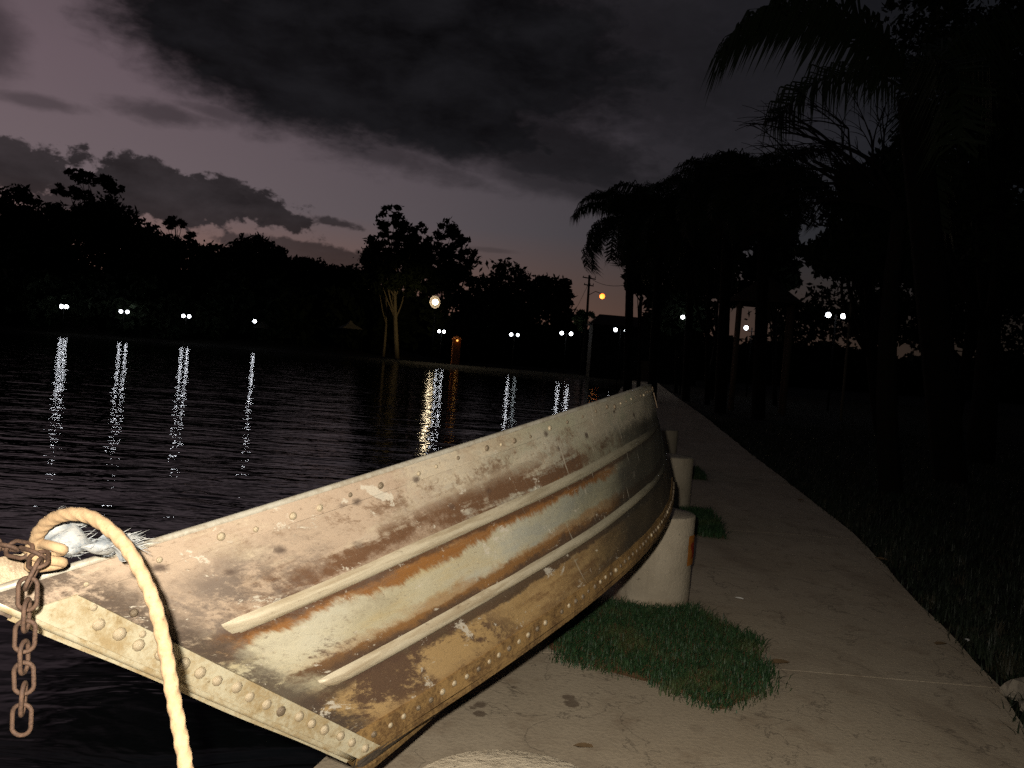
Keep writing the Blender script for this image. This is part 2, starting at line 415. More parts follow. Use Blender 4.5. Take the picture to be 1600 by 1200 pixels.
c = n.mix(mul(n.step(wob(streak, .3, brush), .60, .68), n.step(V_, .68, .76), band(Uw, .5, 1.7, .2), .8), c, (.40, .33, .20))              # scraped light in the ochre
c = n.mix(mul(n.step(Vw, .85, .94), .65), c, (.135, .075, .034))
c = n.mix(mul(n.step(worn, .54, .66), band(V_, .28, .64, .08), n.step(U_, .42, .22), .9), c, (.095, .056, .040))
c = n.mix(mul(band(Uw, .02, .36, .10), band(wob(V_, .22, patch), .10, .44, .07), n.step(worn, .38, .54), .85), c, (.135, .105, .085))      # grey scuff beside the stem band
c = n.mix(mul(n.step(wob(U_, .14, fine), .145, .085), n.step(worn, .34, .48), .9), c, (.060, .042, .031))                   # grime against the stem band
dk = n.step(n.m('ADD', Uw, n.m('MULTIPLY', V_, .60)), 1.3, 2.15)
c = n.mix(mul(dk, n.step(wob(V_, .08, fine), .08, .2), .92), c, (.036, .031, .022))                             # black staining plus flash falloff painted in towards the stern
c = n.mix(mul(n.step(wob(wob(V_, .12, fine), .16, patch), .24, .15), n.step(Uw, 1.2, 1.6), n.step(worn, .34, .46), .85), c, (.38, .335, .25))  # pale peeled paint under the stern rail
c = n.mix(mul(n.step(fine, .60, .74), .5), c, (.14, .092, .06))
c = n.mix(mul(n.step(grit, .55, .72), n.step(V_, .95, .2, .3, .75)), c, (.16, .105, .065))
c = n.mix(mul(n.step(grit, .38, .25), .7), c, (.58, .52, .40))
c = n.mix(mul(n.step(wob(brush, .5, grit), .64, .76), .55), c, (.60, .55, .43))                                # thin scrapes along the hull
dots = n.new('ShaderNodeTexVoronoi'); n.put(dots.inputs['Vector'], n.map(sp, (19, 24, 1))); n.put(dots.inputs['Scale'], 1.0)
dsel = n.m('GREATER_THAN', n.sep(dots.outputs['Color'])[1], .66)
c = n.mix(mul(n.step(wob(wob(dots.outputs['Distance'], .5, fine), .5, blot), .30, .08), dsel, n.step(V_, .32, .14), .85), c, (.075, .050, .038))   # pock marks below the rail
scr = n.noise(n.map(sp, (70, 5, 1), rot=(0, 0, .5)), 1.0, 2, .5)
flk = n.noise(n.map(sp, (11, 14, 1), (6, 1, 0)), 1.0, 9, .72, .5)
c = n.mix(mul(n.step(wob(flk, .3, grit), .61, .65), n.step(U_, 2.0, 1.2), .8), c, (.56, .51, .41))
c = n.mix(mul(n.step(scr, .68, .73), n.step(U_, .7, 1.4), .6), c, (.50, .46, .36))                             # scratches
hb = n.m('ADD', n.m('MULTIPLY', blot, .45), n.m('ADD', n.m('MULTIPLY', fine, .4), n.m('MULTIPLY', grit, .15)))
n.out(c, n.m('ADD', .48, n.m('MULTIPLY', blot, .3)), nrm=n.bump(hb, .6, .006), spec=.4, metal=.12)
def trim(name, base, dirt, amt, sc_=16, rough=.45, metal=.2):
    m, n = mat(name); M[name] = m; o = tc(n)
    a = n.noise(o, sc_, 8, .7, .3); b = n.noise(o, sc_ * 7, 6, .75)
    f = n.m('ADD', n.m('MULTIPLY', a, .6), n.m('MULTIPLY', b, .4))
    c = n.mix(n.m('MULTIPLY', n.step(f, .42, .60), amt), base, dirt)
    c = n.mix(n.m('MULTIPLY', n.step(b, .60, .72), .6), c, tuple(k * .35 for k in dirt))
    c = n.mix(n.m('MULTIPLY', n.step(b, .36, .26), .5), c, tuple(min(.7, k * 1.35) for k in base))
    n.out(c, rough, metal, n.bump(f, .5, .003), .45)
trim('rail_bead', (.46, .43, .35), (.25, .19, .12), .6, 14, .4)
trim('rail_flange', (.34, .25, .17), (.10, .062, .04), .92, 15)
trim('strip_metal', (.50, .455, .32), (.30, .20, .08), .75, 8)
trim('chine_metal', (.33, .205, .08), (.10, .055, .026), .85, 14)
m, n = mat('rib_metal'); M['rib_metal'] = m
uvr = tc(n, 'UV'); ur, vr, _ = n.sep(uvr)
a = n.noise(n.map(uvr, (4, 30, 1)), 1.0, 8, .7, .3); b_ = n.noise(n.map(uvr, (45, 60, 1)), 1.0, 6, .75)
urw = n.m('ADD', ur, n.m('MULTIPLY', n.m('SUBTRACT', a, .5), .9))
c = n.mix(n.step(a, .42, .62, 0, .6), (.48, .42, .30), (.24, .17, .09))
c = n.mix(n.step(urw, .7, 1.5, 0, .75), c, (.24, .22, .155))
c = n.mix(n.step(urw, 1.5, 2.4, 0, .9), c, (.05, .043, .03))  # ribs darken aft in step with the hull's painted falloff
c = n.mix(n.step(b_, .58, .72, 0, .6), c, (.10, .062, .035))
c = n.mix(n.step(b_, .38, .26, 0, .5), c, (.55, .50, .38))
n.out(c, .5, .15, n.bump(n.m('ADD', a, b_), .5, .003), .45)
trim('rivet_dull', (.20, .155, .10), (.07, .045, .028), .8, 60)
trim('flange_dull', (.27, .23, .165), (.085, .062, .045), .9, 15)
trim('rivet_metal', (.44, .37, .25), (.20, .12, .06), .5, 60)
trim('bottom_metal', (.10, .075, .05), (.03, .025, .02), .8, 8, .7)
trim('rust', (.11, .062, .038), (.04, .022, .015), .8, 70, .75, .15)
trim('rope_fibre', (.44, .30, .165), (.24, .15, .08), .55, 26, .95, 0.0)
trim('frayed_plastic', (.34, .335, .31), (.16, .19, .22), .8, 40, .5, 0.0)
trim('bracket_metal', (.38, .30, .19), (.16, .10, .055), .7, 22)

# ================================================================== THE PLACE
WATER_Z = -0.27
EY = [-30, -20, 0, 2.36, 4.4, 7.3, 10.6, 16, 23.6, 45, 70, 90]
EX = [-9.3, -6.5, -1.15, -.5, .05, .8, 1.4, 2.05, 2.9, 6.0, 9.9, 13]
RY = [-30, -10, 0, 2.96, 3.48, 6.88, 11.35, 16, 23.6, 45, 70, 90]
RX = [-6.2, -1.3, 1.30, 1.98, 2.19, 2.97, 3.66, 4.4, 5.63, 8.8, 12.65, 15.8]
def edge_x(y): return lerp(EY, EX, y)
def right_x(y): return lerp(RY, RX, y)
SX = [-400, -160, -55, -20, -8, 2, 6, 9.5, 20, 400]; SY = [122, 119, 116, 103, 94, 85, 79, 71, 66, 60]
def shore_y(x): return lerp(SX, SY, x)
def sstep(a, b, x):
    t = min(1, max(0, (x - a) / (b - a))); return t * t * (3 - 2 * t)
def land_z(x, y):
    z = -.035
    if y > 70:
        z += sstep(3, 60, y - shore_y(x)) * (9.0 * sstep(-8, -45, x)) + sstep(40, 200, y - shore_y(x)) * 10 * sstep(20, -30, x)
    return z
def ground_z(x, y):
    lake = min(edge_x(y) - x, shore_y(x) - y)
    if lake > 0: return -1.6
    b = -lake
    if y < 72 and x > edge_x(y):
        if x < right_x(y) - .1: return -1.0 if b < .4 else -.30
        return land_z(x, y) + .012 * math.sin(x * 3.1 + y * 1.7) * math.sin(y * 2.3 - x)
    return -1.2 + (land_z(x, y) + 1.2) * sstep(0, 2.5, b)
def axis_lin(segs):
    o = []
    for a, b, s in segs:
        k = a
        while k < b - 1e-6: o.append(k); k += s
    o.append(segs[-1][1]); return o
gx = axis_lin([(-420, -140, 28), (-140, -20, 6), (-20, -3, 2), (-3, 9, .4), (9, 30, 2), (30, 90, 8), (90, 420, 33)])
gy = axis_lin([(-30, -4, 2), (-4, 14, .4), (14, 60, 2), (60, 130, 1.5), (130, 200, 7), (200, 700, 50)])
V = [(x, y, ground_z(x, y)) for x in gx for y in gy]
ny = len(gy)
F = [(i * ny + j, (i + 1) * ny + j, (i + 1) * ny + j + 1, i * ny + j + 1) for i in range(len(gx) - 1) for j in range(ny - 1)]
m, n = mat('ground_earth'); M['ground_earth'] = m
o = tc(n)
c = n.mix(n.step(n.noise(o, 2.0, 5, .6), .35, .65), (.004, .005, .003), (.010, .008, .006))
n.out(c, .95, nrm=n.bump(n.noise(o, 30, 3), .8, .02), spec=.1)
tag(raw('ground', V, F, M['ground_earth'], smooth=False), kind='structure')
# water
b = MB(); b.add([(-420, -30, WATER_Z), (16, -30, WATER_Z), (16, 135, WATER_Z), (-420, 135, WATER_Z)], [(0, 1, 2, 3)])
tag(b.build('water', M['lake_water']), kind='structure')
# path in cast slabs
path = empty('path'); tag(path, kind='structure')
JY = [-6, -2.6, .42, 3.47, 6.55, 9.6, 12.7, 15.8, 19, 22.2, 25.5, 28.8, 32.2, 36]
rj = random.Random(3)
for i in range(len(JY) - 1):
    b = MB(); y0, y1 = JY[i] + .002, JY[i + 1] - .002
    k = 10; top = []; low = []
    ys = [y0 + (y1 - y0) * t / k for t in range(k + 1)]
    L = [(edge_x(y), y) for y in ys]; Rr = [(right_x(y) + rj.uniform(-.012, .012), y - .02) for y in ys]
    vs = []
    for (a, c_) in zip(L, Rr):
        for t in range(7):
            vs.append((a[0] + (c_[0] - a[0]) * t / 6, a[1] + (c_[1] - a[1]) * t / 6, 0.004 * math.sin(a[1] * 1.3 + t)))
    fs = [(p * 7 + q, p * 7 + q + 1, p * 7 + q + 8, p * 7 + q + 7) for p in range(k) for q in range(6)]
    nb = len(vs)
    ring = [p * 7 for p in range(k, -1, -1)] + list(range(1, 7)) + [p * 7 + 6 for p in range(1, k + 1)] + [k * 7 + q for q in range(5, 0, -1)]
    for r_ in ring: vs.append((vs[r_][0], vs[r_][1], -.12))
    for q in range(len(ring)): fs.append((ring[q], nb + q, nb + (q + 1) % len(ring), ring[(q + 1) % len(ring)]))
    b.add(vs, [f[::-1] if len(f) == 4 and f[0] >= nb else f for f in fs])
    b.build('slab', M['concrete'], path)
b = MB()
ys = [36.012 + k * 2.7 for k in range(21)]
vs = []
for y in ys: vs += [(edge_x(y), y, 0), (right_x(y), y, 0)]
b.add(vs, [(2 * k, 2 * k + 1, 2 * k + 3, 2 * k + 2) for k in range(20)])
b.build('far_paving', M['concrete'], path)
# quay wall below the path
b = MB(); ys = [-12 + k * 1.0 for k in range(84)]; vs = []
for y in ys:
    x = edge_x(y)
    vs += [(x + .01, y, -.121), (x + .01, y, -1.6), (x + .3, y, -.121)]
fs = []
for k in range(len(ys) - 1):
    a = 3 * k; fs += [(a, a + 1, a + 4, a + 3), (a + 2, a, a + 3, a + 5)]
b.add(vs, fs); tag(b.build('quay_wall', M['concrete']), 'low concrete quay wall dropping from the path edge to the lake', 'wall')

# ------------------------------------------------------------------ boat (its bow towards the camera; x runs bow to stern, z up)
BP = Vector((-.2948, 1.8448, .2842)); YA, PI_, HE = R(17.7745), R(3.1869), R(27.5952)
fwd = Vector((math.sin(YA) * math.cos(PI_), math.cos(YA) * math.cos(PI_), math.sin(PI_)))
stb = Vector((math.cos(YA), -math.sin(YA), 0)); upv = stb.cross(fwd)
stb2 = stb * math.cos(HE) + upv * math.sin(HE); up2 = -stb * math.sin(HE) + upv * math.cos(HE)
prt = -stb2
boat = empty('rowing_boat')
boat.matrix_world = Matrix(((fwd.x, prt.x, up2.x, BP.x), (fwd.y, prt.y, up2.y, BP.y), (fwd.z, prt.z, up2.z, BP.z), (0, 0, 0, 1)))
tag(boat, 'weathered riveted aluminium rowing boat heeled over on the quay beside the bollards', 'boat')
BL, RK, SR = 2.4982, .685, .1058                       # bottom length, stem rake, stern rake
CG = [.010, .4522, .7314, .736, .538]; CK = [.010, .3141, .5767, .5455, .4733]
CS = [.6423, .5768, .5369, .5447, .5309]; CZ = [.021, -.0103, -.0227, -.0203, .0288]
def bez(c, u):
    return sum(math.comb(4, i) * u ** i * (1 - u) ** (4 - i) * c[i] for i in range(5))
def Gu(u): return Vector((-RK + (BL + SR + RK) * u, -bez(CG, u), bez(CS, u)))
def Ku(u): return Vector((BL * u, -bez(CK, u), bez(CZ, u)))
def side0(u, v):
    p = Gu(u).lerp(Ku(u), v)
    p.x += .045 * math.sin(math.pi * v) * u ** 8
    return p
def side_n(u, v):
    e = .004
    a = side0(min(1, u + e), v) - side0(max(0, u - e), v); c_ = side0(u, v + e) - side0(u, v - e)
    nn = a.cross(c_).normalized()
    return nn if nn.y < 0 else -nn
def side(u, v, off=0.0): return side0(u, v) + side_n(u, v) * off
def mir(p): return Vector((p.x, -p.y, p.z))
def huv(u, v): return (u * 3.0, v)
VR = (.328, .662)
def dent(u, v):                                                 # hand-beaten unevenness of old sheet
    return .0022 * math.sin(u * 23 + 3 * v) * math.sin(v * 9 + u * 7) + .0012 * math.sin(u * 61 + v * 17)
for sgn in (0, 1):
    b = MB()
    fn = (lambda u, v: side(u, v, dent(u, v))) if sgn == 0 else (lambda u, v: mir(side(u, v, dent(u, v))))
    b.grid(fn, 90, 26, huv, flip=(sgn == 0))
    o = b.build('side_plate', M['hull_paint'], boat, True)
    # pressed ribs
    for v0 in VR:
        b = MB(); k = 90; u0 = .045; rows = 7; vs = []; uv = []
        for i in range(k + 1):
            u = u0 + (.985 - u0) * i / k
            t0 = sstep(0, .02, i / k) * (1 - .75 * sstep(.5, 1, i / k))
            hw = .0155 / .55 * (1 - .25 * sstep(.4, 1, i / k))
            wv = .003 * math.sin(u * 19)
            for j in range(rows):
                s_ = -1 + 2 * j / (rows - 1)
                pp = side(u, v0 + wv + s_ * hw, -.001 + (.002 + .0125 * math.sqrt(max(0, 1 - s_ * s_))) * t0)
                vs.append(pp if sgn == 0 else mir(pp)); uv.append(huv(u, v0 + s_ * hw))
        fs = [(i * rows + j, (i + 1) * rows + j, (i + 1) * rows + j + 1, i * rows + j + 1) for i in range(k) for j in range(rows - 1)]
        fs = [f if sgn == 0 else f[::-1] for f in fs]
        fs += [tuple(range(rows)) if sgn else tuple(range(rows))[::-1]]
        b.add(vs, fs, uv); b.build('pressed_rib', M['rib_metal'], boat, True)
def strip(name, m, sgn, u0, u1, v0, v1, off, ku, kv, wav=0.0, jag=0.0):
    rr = random.Random(5)
    b = MB(); fn0 = lambda u, v, o_: side(u, v, o_) if sgn == 0 else mir(side(u, v, o_))
    vs = []
    for i in range(ku + 1):
        for j in range(kv + 1):
            u = u0 + (u1 - u0) * i / ku; v = v0 + (v1 - v0) * j / kv
            vs.append(fn0(u, v, off + wav * math.sin(u * 40 + v * 13)))
    W = kv + 1
    fs = [(i * W + j, i * W + j + 1, (i + 1) * W + j + 1, (i + 1) * W + j) for i in range(ku) for j in range(kv)]
    ring = [i * W for i in range(ku + 1)] + [ku * W + j for j in range(1, kv + 1)] + [i * W + kv for i in range(ku - 1, -1, -1)] + [j for j in range(kv - 1, 0, -1)]
    nb = len(vs)
    for q in ring:
        i, j = divmod(q, W)
        vs.append(fn0(u0 + (u1 - u0) * i / ku, v0 + (v1 - v0) * j / kv, -.003))
    for q in range(len(ring)): fs.append((ring[q], ring[(q + 1) % len(ring)], nb + (q + 1) % len(ring), nb + q))
    if sgn == 0: fs = [f[::-1] for f in fs]
    gu = [huv(u0 + (u1 - u0) * (q // W) / ku, v0 + (v1 - v0) * (q % W) / kv) for q in list(range(nb)) + ring]
    b.add(vs, fs, gu)
    return b.build(name, m, boat, False)
strips = {}
for sgn in (0, 1):
    strips['flange', sgn] = strip('gunwale_flange', M['hull_paint'], sgn, .0, .995, -.005, .064, .0055, 80, 3, .0015)
    strips['chine', sgn] = strip('chine_strip', M['chine_metal'], sgn, .022, .998, .912, .998, .006, 80, 3, .0012)
    strips['corner', sgn] = strip('stem_band', M['strip_metal'], sgn, .0005, .0225, .06, 1.004, .009, 3, 30, .0015)
    # rounded bead along the gunwale
    b = MB(); pts = []
    for i in range(81):
        u = i / 80; p = Gu(u) + Vector((0, 0, .006)); pts.append(p if sgn == 0 else mir(p))
    b.tube(pts, .0075, 8); b.build('gunwale_bead', M['rail_bead'], boat, True)
    # lip of the chine strip folded under the bottom
    b = MB()
    def lip(u, t):
        p = side(u, 1.0, .006) + Vector((0, .012 * t, -.016 * t)); return p if sgn == 0 else mir(p)
    b.grid(lip, 70, 1, None, .0, 1.0, flip=(sgn == 1)); b.build('chine_lip', M['chine_metal'], boat)
# rivets
b = MB()
prof = [(1.0, -.15), (.96, .18), (.72, .48), (.32, .64)]
b.lathe(prof, 9); riv_me = b.mesh('rivet', M['rivet_metal'], True); riv_dull = b.mesh('rivet', M['rivet_dull'], True)
rr = random.Random(9)
def rivet(parent, p, nn, r, u=0.0):
    o = link('rivet', riv_dull if rr.random() < .04 + 1.2 * u else riv_me, parent)  # darker copy grows commoner aft, following the hull's painted falloff
    q = Vector((0, 0, 1)).rotation_difference(nn)
    o.matrix_local = Matrix.Translation(p) @ q.to_matrix().to_4x4() @ Matrix.Diagonal((r, r, r * rr.uniform(.8, 1.1), 1))
k = 0; v = .16
while v < .985:
    u = .0125 + rr.uniform(-.0015, .0015)
    rivet(strips['corner', 0], side(u, v, .009), side_n(u, v), rr.uniform(.0105, .0128)); v += .052 + rr.uniform(-.004, .004)
for (u, v) in ((.020, .11), (.028, .165), (.0185, .235), (.020, .30)):
    rivet(strips['corner', 0], side(u, v, .008), side_n(u, v), rr.uniform(.006, .009))
s_ = .03
while s_ < .985:
    uv_ = s_
    if rr.random() > .04: rivet(strips['chine', 0], side(uv_, .952 + rr.uniform(-.004, .004), .006), side_n(uv_, .95), rr.uniform(.0068, .0092), uv_)
    s_ += .0158 + rr.uniform(-.0012, .0012)
s_ = .03
while s_ < .97:
    v_ = .034 + rr.uniform(-.010, .010)
    rivet(strips['flange', 0], side(s_, v_, .0062), side_n(s_, v_), rr.choice([.005, .006, .0085]), s_)
    s_ += rr.choice([.018, .024, .034])
# bottom: hard bilge facet, then shallow vee to the keel
b = MB()
def bottom(u, t):
    p = Ku(u); y = -p.y
    if t <= .2: q = t / .2; yy = y - min(.075, y * .5) * q; zz = p.z - .020 * q - .012
    else:
        q = (t - .2) / .8; y1 = y - min(.075, y * .5); yy = y1 * (1 - q); zz = p.z - .032 - .030 * q * min(1, y / .3)
    return Vector((p.x, -yy, zz))
def both(u, t):
    return bottom(u, t * 2) if t <= .5 else mir(bottom(u, 2 - t * 2))
b.grid(both, 60, 20, None, flip=True); b.build('bottom_plate', M['bottom_metal'], boat)
b = MB(); b.tube([Vector((BL * u, 0, bez(CZ, u) - .036 - .03 * min(1, bez(CK, u) / .3))) for u in [i / 30 for i in range(31)]], .014, 6); b.build('keel', M['chine_metal'], boat)
# transom at the far end
b = MB(); g0, k0 = Gu(1), Ku(1)
vs = []
for j in range(13):
    p = side0(1, j / 12)
    for i in range(13): vs.append(Vector((p.x - .02, p.y * (1 - 2 * i / 12), p.z - (.012 + .05 * (1 - abs(1 - 2 * i / 12))) * (j / 12))))
b.add(vs, [(j * 13 + i, j * 13 + i + 1, j * 13 + i + 14, j * 13 + i + 13) for j in range(12) for i in range(12)])
o = b.build('transom', M['bottom_metal'], boat); md = o.modifiers.new('thick', 'SOLIDIFY'); md.thickness = .012
b = MB(); b.tube([g0 + Vector((-.012, 0, .004)), mir(g0) + Vector((-.012, 0, .004))], .012, 8); b.build('transom_rail', M['rail_bead'], boat, True)
b = MB(); b.tube([Vector((side0(0, v).x + .004, 0, side0(0, v).z)) for v in [j / 14 for j in range(15)]], .009, 8); b.build('stem_bar', M['strip_metal'], boat, True)
pl = [side(.95, .0, .0095), side(.997, .0, .0095), side(.997, .20, .0095), side(.965, .21, .0095)]
b = MB(); b.add(pl, [(0, 1, 2, 3)]); o = b.build('quarter_plate', M['rail_flange'], boat); md = o.modifiers.new('thick', 'SOLIDIFY'); md.thickness = .004
# small foredeck plate in the bow
b = MB(); us = [.004 + .13 * k / 8 for k in range(9)]
vs = []
for u in us: p = Gu(u); vs += [p + Vector((0, .012, -.012)), mir(p) + Vector((0, -.012, -.012))]
b.add(vs, [(2 * k, 2 * k + 1, 2 * k + 3, 2 * k + 2) for k in range(8)]); b.build('foredeck', M['bracket_metal'], boat)
# seats inside
for u_, wd in ((.34, .26), (.60, .26), (.88, .34)):
    p = side0(u_, .45); b = MB(); hw = min(-side0(u_ - .06, .45).y, -side0(min(1, u_ + .06), .45).y) - .04
    b.box((p.x, 0, p.z), (wd, hw * 2 * 1, .028)); b.build('thwart', M['timber'], boat)
# mooring bracket standing on the quarter
b = MB()
def on_rail(u, dz, dy=0.0): p = Gu(u); return Vector((p.x, p.y + dy, p.z + dz))
br = [on_rail(.002, .004, .022), on_rail(.040, .004, .03), on_rail(.036, .030, .03), on_rail(.024, .056, .028), on_rail(.002, .060, .022)]
br2 = [q + Vector((0, .010, 0)) for q in br]
b.add(br + br2, [(0, 1, 2, 3, 4), (9, 8, 7, 6, 5)] + [(i, i + 5, (i + 1) % 5 + 5, (i + 1) % 5) for i in range(5)])
b.build('mooring_bracket', M['bracket_metal'], boat)
bm_ = boat.matrix_world
def bw(p): return bm_ @ Vector(p)

# timber blocks that carry the low side of the hull
for nm, u_, lb in (('timber_block', .42, 'short timber block under the boat hull nearer the bow'), ('timber_block', .76, 'short timber block under the boat hull nearer the stern')):
    p = bw(mir(Ku(u_))) ; b = MB(); h_ = p.z - .045
    e0 = empty(nm, (p.x + .09, p.y, 0), -YA); tag(e0, lb, 'block', 'blocks under the boat')
    b.box((0, 0, h_ * .25 + .003), (.26, .13, h_ * .5)); b.build('sleeper', M['timber'], e0)
    b = MB(); b.box((.01, .005, h_ * .75 + .005), (.24, .12, h_ * .5 - .002)); b.build('sleeper', M['timber'], e0)

# ------------------------------------------------------------------ chain
chain = empty('rusty_chain', at(42, 870, 1.2)); tag(chain, 'rusty steel chain hanging over the corner of the boat', 'chain')
bpy.context.view_layer.update()
co = chain.location.copy()
b = MB(); pts = []; hl, wr, wd = .0168, .0033, .0130
for k in range(20):
    a = 2 * math.pi * k / 20
    x = wd * math.cos(a); z = wd * math.sin(a) + (hl * .62 if math.sin(a) > 0 else -hl * .62)
    pts.append((x, 0, z))
b.tube(pts, wr, 7, closed=True); link_me = b.mesh('link', M['rust'], True)
def chain_link(p, direction, spin):
    o = link('link', link_me, chain)
    q = Vector((0, 0, -1)).rotation_difference(direction.normalized())
    o.matrix_local = Matrix.Translation(p - co) @ (q.to_matrix() @ Matrix.Rotation(spin, 3, 'Z')).to_4x4()
pth = [at(-90, 862, 1.25), at(-30, 856, 1.24), at(0, 852, 1.235), at(38, 860, 1.22), at(64, 868, 1.20), at(62, 880, 1.18), at(47, 893, 1.165), at(42, 925, 1.16)]
z0 = pth[-1]
for k in range(1, 8): pth.append(z0 + Vector((.0015 * math.sin(k * 1.7), .001 * k, -.0312 * k)))
# resample at the link pitch
seg = [0.0]
for a, c_ in zip(pth, pth[1:]): seg.append(seg[-1] + (c_ - a).length)
def along(s):
    for i in range(len(pth) - 1):
        if s <= seg[i + 1]: return pth[i].lerp(pth[i + 1], (s - seg[i]) / max(1e-6, seg[i + 1] - seg[i]))
    return pth[-1]
s_ = 0; i = 0; P_ = .0312
while s_ + P_ < seg[-1]:
    a, c_ = along(s_), along(s_ + P_)
    chain_link((a + c_) / 2, c_ - a, (math.pi / 2) * (i % 2) + .25 + .12 * math.sin(i * 2.1)); s_ += P_; i += 1

# ------------------------------------------------------------------ rope
rope = empty('mooring_rope', at(75, 850, 1.416)); tag(rope, 'thick pale fuzzy rope looped over the boat corner and hanging down', 'rope')
bpy.context.view_layer.update(); ro = rope.location.copy()
ctrl = [(62, 862, 1.251), (58, 838, 1.227), (78, 814, 1.204), (112, 803, 1.180), (150, 812, 1.162), (192, 848, 1.145), (222, 898, 1.127), (243, 950, 1.115), (258, 1015, 1.103), (270, 1085, 1.091), (282, 1150, 1.083), (292, 1210, 1.076), (302, 1290, 1.068), (312, 1400, 1.062)]
cp = [at(*c_) - ro for c_ in ctrl]
def catmull(P, k):
    o = []
    for i in range(len(P) - 1):
        p0, p1, p2, p3 = P[max(i - 1, 0)], P[i], P[i + 1], P[min(i + 2, len(P) - 1)]
        for j in range(k):
            t = j / k
            o.append(.5 * ((2 * p1) + (p2 - p0) * t + (2 * p0 - 5 * p1 + 4 * p2 - p3) * t * t + (3 * p1 - p0 - 3 * p2 + p3) * t ** 3))
    o.append(P[-1]); return o
cl = catmull(cp, 14)
# hang on down towards the quay
end = cl[-1]
cl += [end + Vector((.004 * k, -.002 * k, -.03 * k)) for k in range(1, 9)]
RR = .0096
# three laid strands
frames = []
nrm = None; L = 0
for i, p in enumerate(cl):
    t = (cl[min(i + 1, len(cl) - 1)] - cl[max(i - 1, 0)]).normalized()
    nrm = t.cross(Vector((0, 1, .2))).normalized() if nrm is None else (nrm - t * nrm.dot(t)).normalized()
    if i: L += (p - cl[i - 1]).length
    frames.append((p, t, nrm.copy(), t.cross(nrm), L))
b = MB(); vs = []; fs = []; K_ = 20
for i, (p, t, a, c_, l) in enumerate(frames):
    for j in range(K_):
        an = 2 * math.pi * j / K_
        r_ = RR * (1 + .075 * math.cos(3 * (an - l / .075 * 2 * math.pi)) + .02 * math.sin(17 * an + l * 900) + .02 * math.sin(l * 260))
        vs.append(p + (a * math.cos(an) + c_ * math.sin(an)) * r_)
for i in range(len(frames) - 1):
    for j in range(K_): fs.append((i * K_ + j, i * K_ + (j + 1) % K_, (i + 1) * K_ + (j + 1) % K_, (i + 1) * K_ + j))
b.add(vs, fs); b.build('braid', M['rope_fibre'], rope, True)
# fuzz of broken fibres
Vf_, Ff_ = [], []
rf = random.Random(21)
for k in range(9000):
    p, t, a, c_, l = frames[rf.randrange(len(frames))]
    p = p + t * rf.uniform(-.006, .006)
    an = rf.uniform(0, 2 * math.pi); o_ = (a * math.cos(an) + c_ * math.sin(an))
    q0 = p + o_ * RR * .85; dr = (o_ * rf.uniform(.2, 1) + t * rf.uniform(-1, 1)).normalized() * rf.uniform(.0008, .0032)
    s_ = dr.cross(t).normalized() * .00022
    i0 = len(Vf_); Vf_ += [q0 - s_, q0 + s_, q0 + dr]; Ff_.append((i0, i0 + 1, i0 + 2))
o = raw('fuzz', Vf_, Ff_, M['rope_fibre'], rope); o['kind'] = 'stuff'
# the knot round the bracket
b = MB(); kc = at(72, 868, 1.225) - ro
pts = []
for k in range(60):
    a = k / 60 * 2 * math.pi
    pts.append(kc + RT * (.024 * math.sin(2 * a) + .006 * math.cos(a)) + UP * (.017 * math.sin(a)) + FW * (.012 * math.cos(3 * a)))
b.tube(pts, RR * .8, 8, closed=True); b.build('knot', M['rope_fibre'], rope, True)
# frayed plastic wrapping beside it
frayed = empty('frayed_cloth', at(140, 862, 1.24)); tag(frayed, 'ragged whitish cloth scrap with frayed threads under the rope loop', 'cloth scrap')
bpy.context.view_layer.update(); fo_ = frayed.location.copy()
rf = random.Random(4)
A0 = at(74, 848, 1.25) - fo_; A1 = at(214, 862, 1.29) - fo_
b = MB()
def rag(u, v):
    p = A0.lerp(A1, u) + UP * (.046 * (1 - v) * (1 - .55 * u) * (1 + .25 * math.sin(u * 9)) - .012) + FW * (.022 * math.sin(u * 7 + v * 4) * v) 
    return p + UP * .005 * math.sin(u * 23 + v * 5) - FW * .02 * math.sin(v * math.pi) + RT * .006 * math.sin(v * 9)
b.grid(rag, 24, 12); b.build('cloth', M['frayed_plastic'], frayed, True)
Vf_, Ff_ = [], []
for k in range(260):
    u = rf.random(); v = rf.choice([0, 0, 1, rf.random()])
    q0 = rag(u, v); dr = (RT * rf.uniform(.3, 1.6) + UP * rf.uniform(-.35, .45) + FW * rf.uniform(-.5, .3)).normalized() * rf.uniform(.008, .030) * (1.35 if v == 0 else .6)
    mid = q0 + dr * .5 + UP * rf.uniform(-.003, .005)
    s_ = UP * rf.uniform(.00025, .0007); i0 = len(Vf_)
    Vf_ += [q0 - s_, q0 + s_, mid + s_, mid - s_, q0 + dr, q0 + dr + s_ * .3]
    Ff_ += [(i0, i0 + 1, i0 + 2, i0 + 3), (i0 + 3, i0 + 2, i0 + 5, i0 + 4)]
o = raw('thread', Vf_, Ff_, M['frayed_plastic'], frayed); o['kind'] = 'stuff'

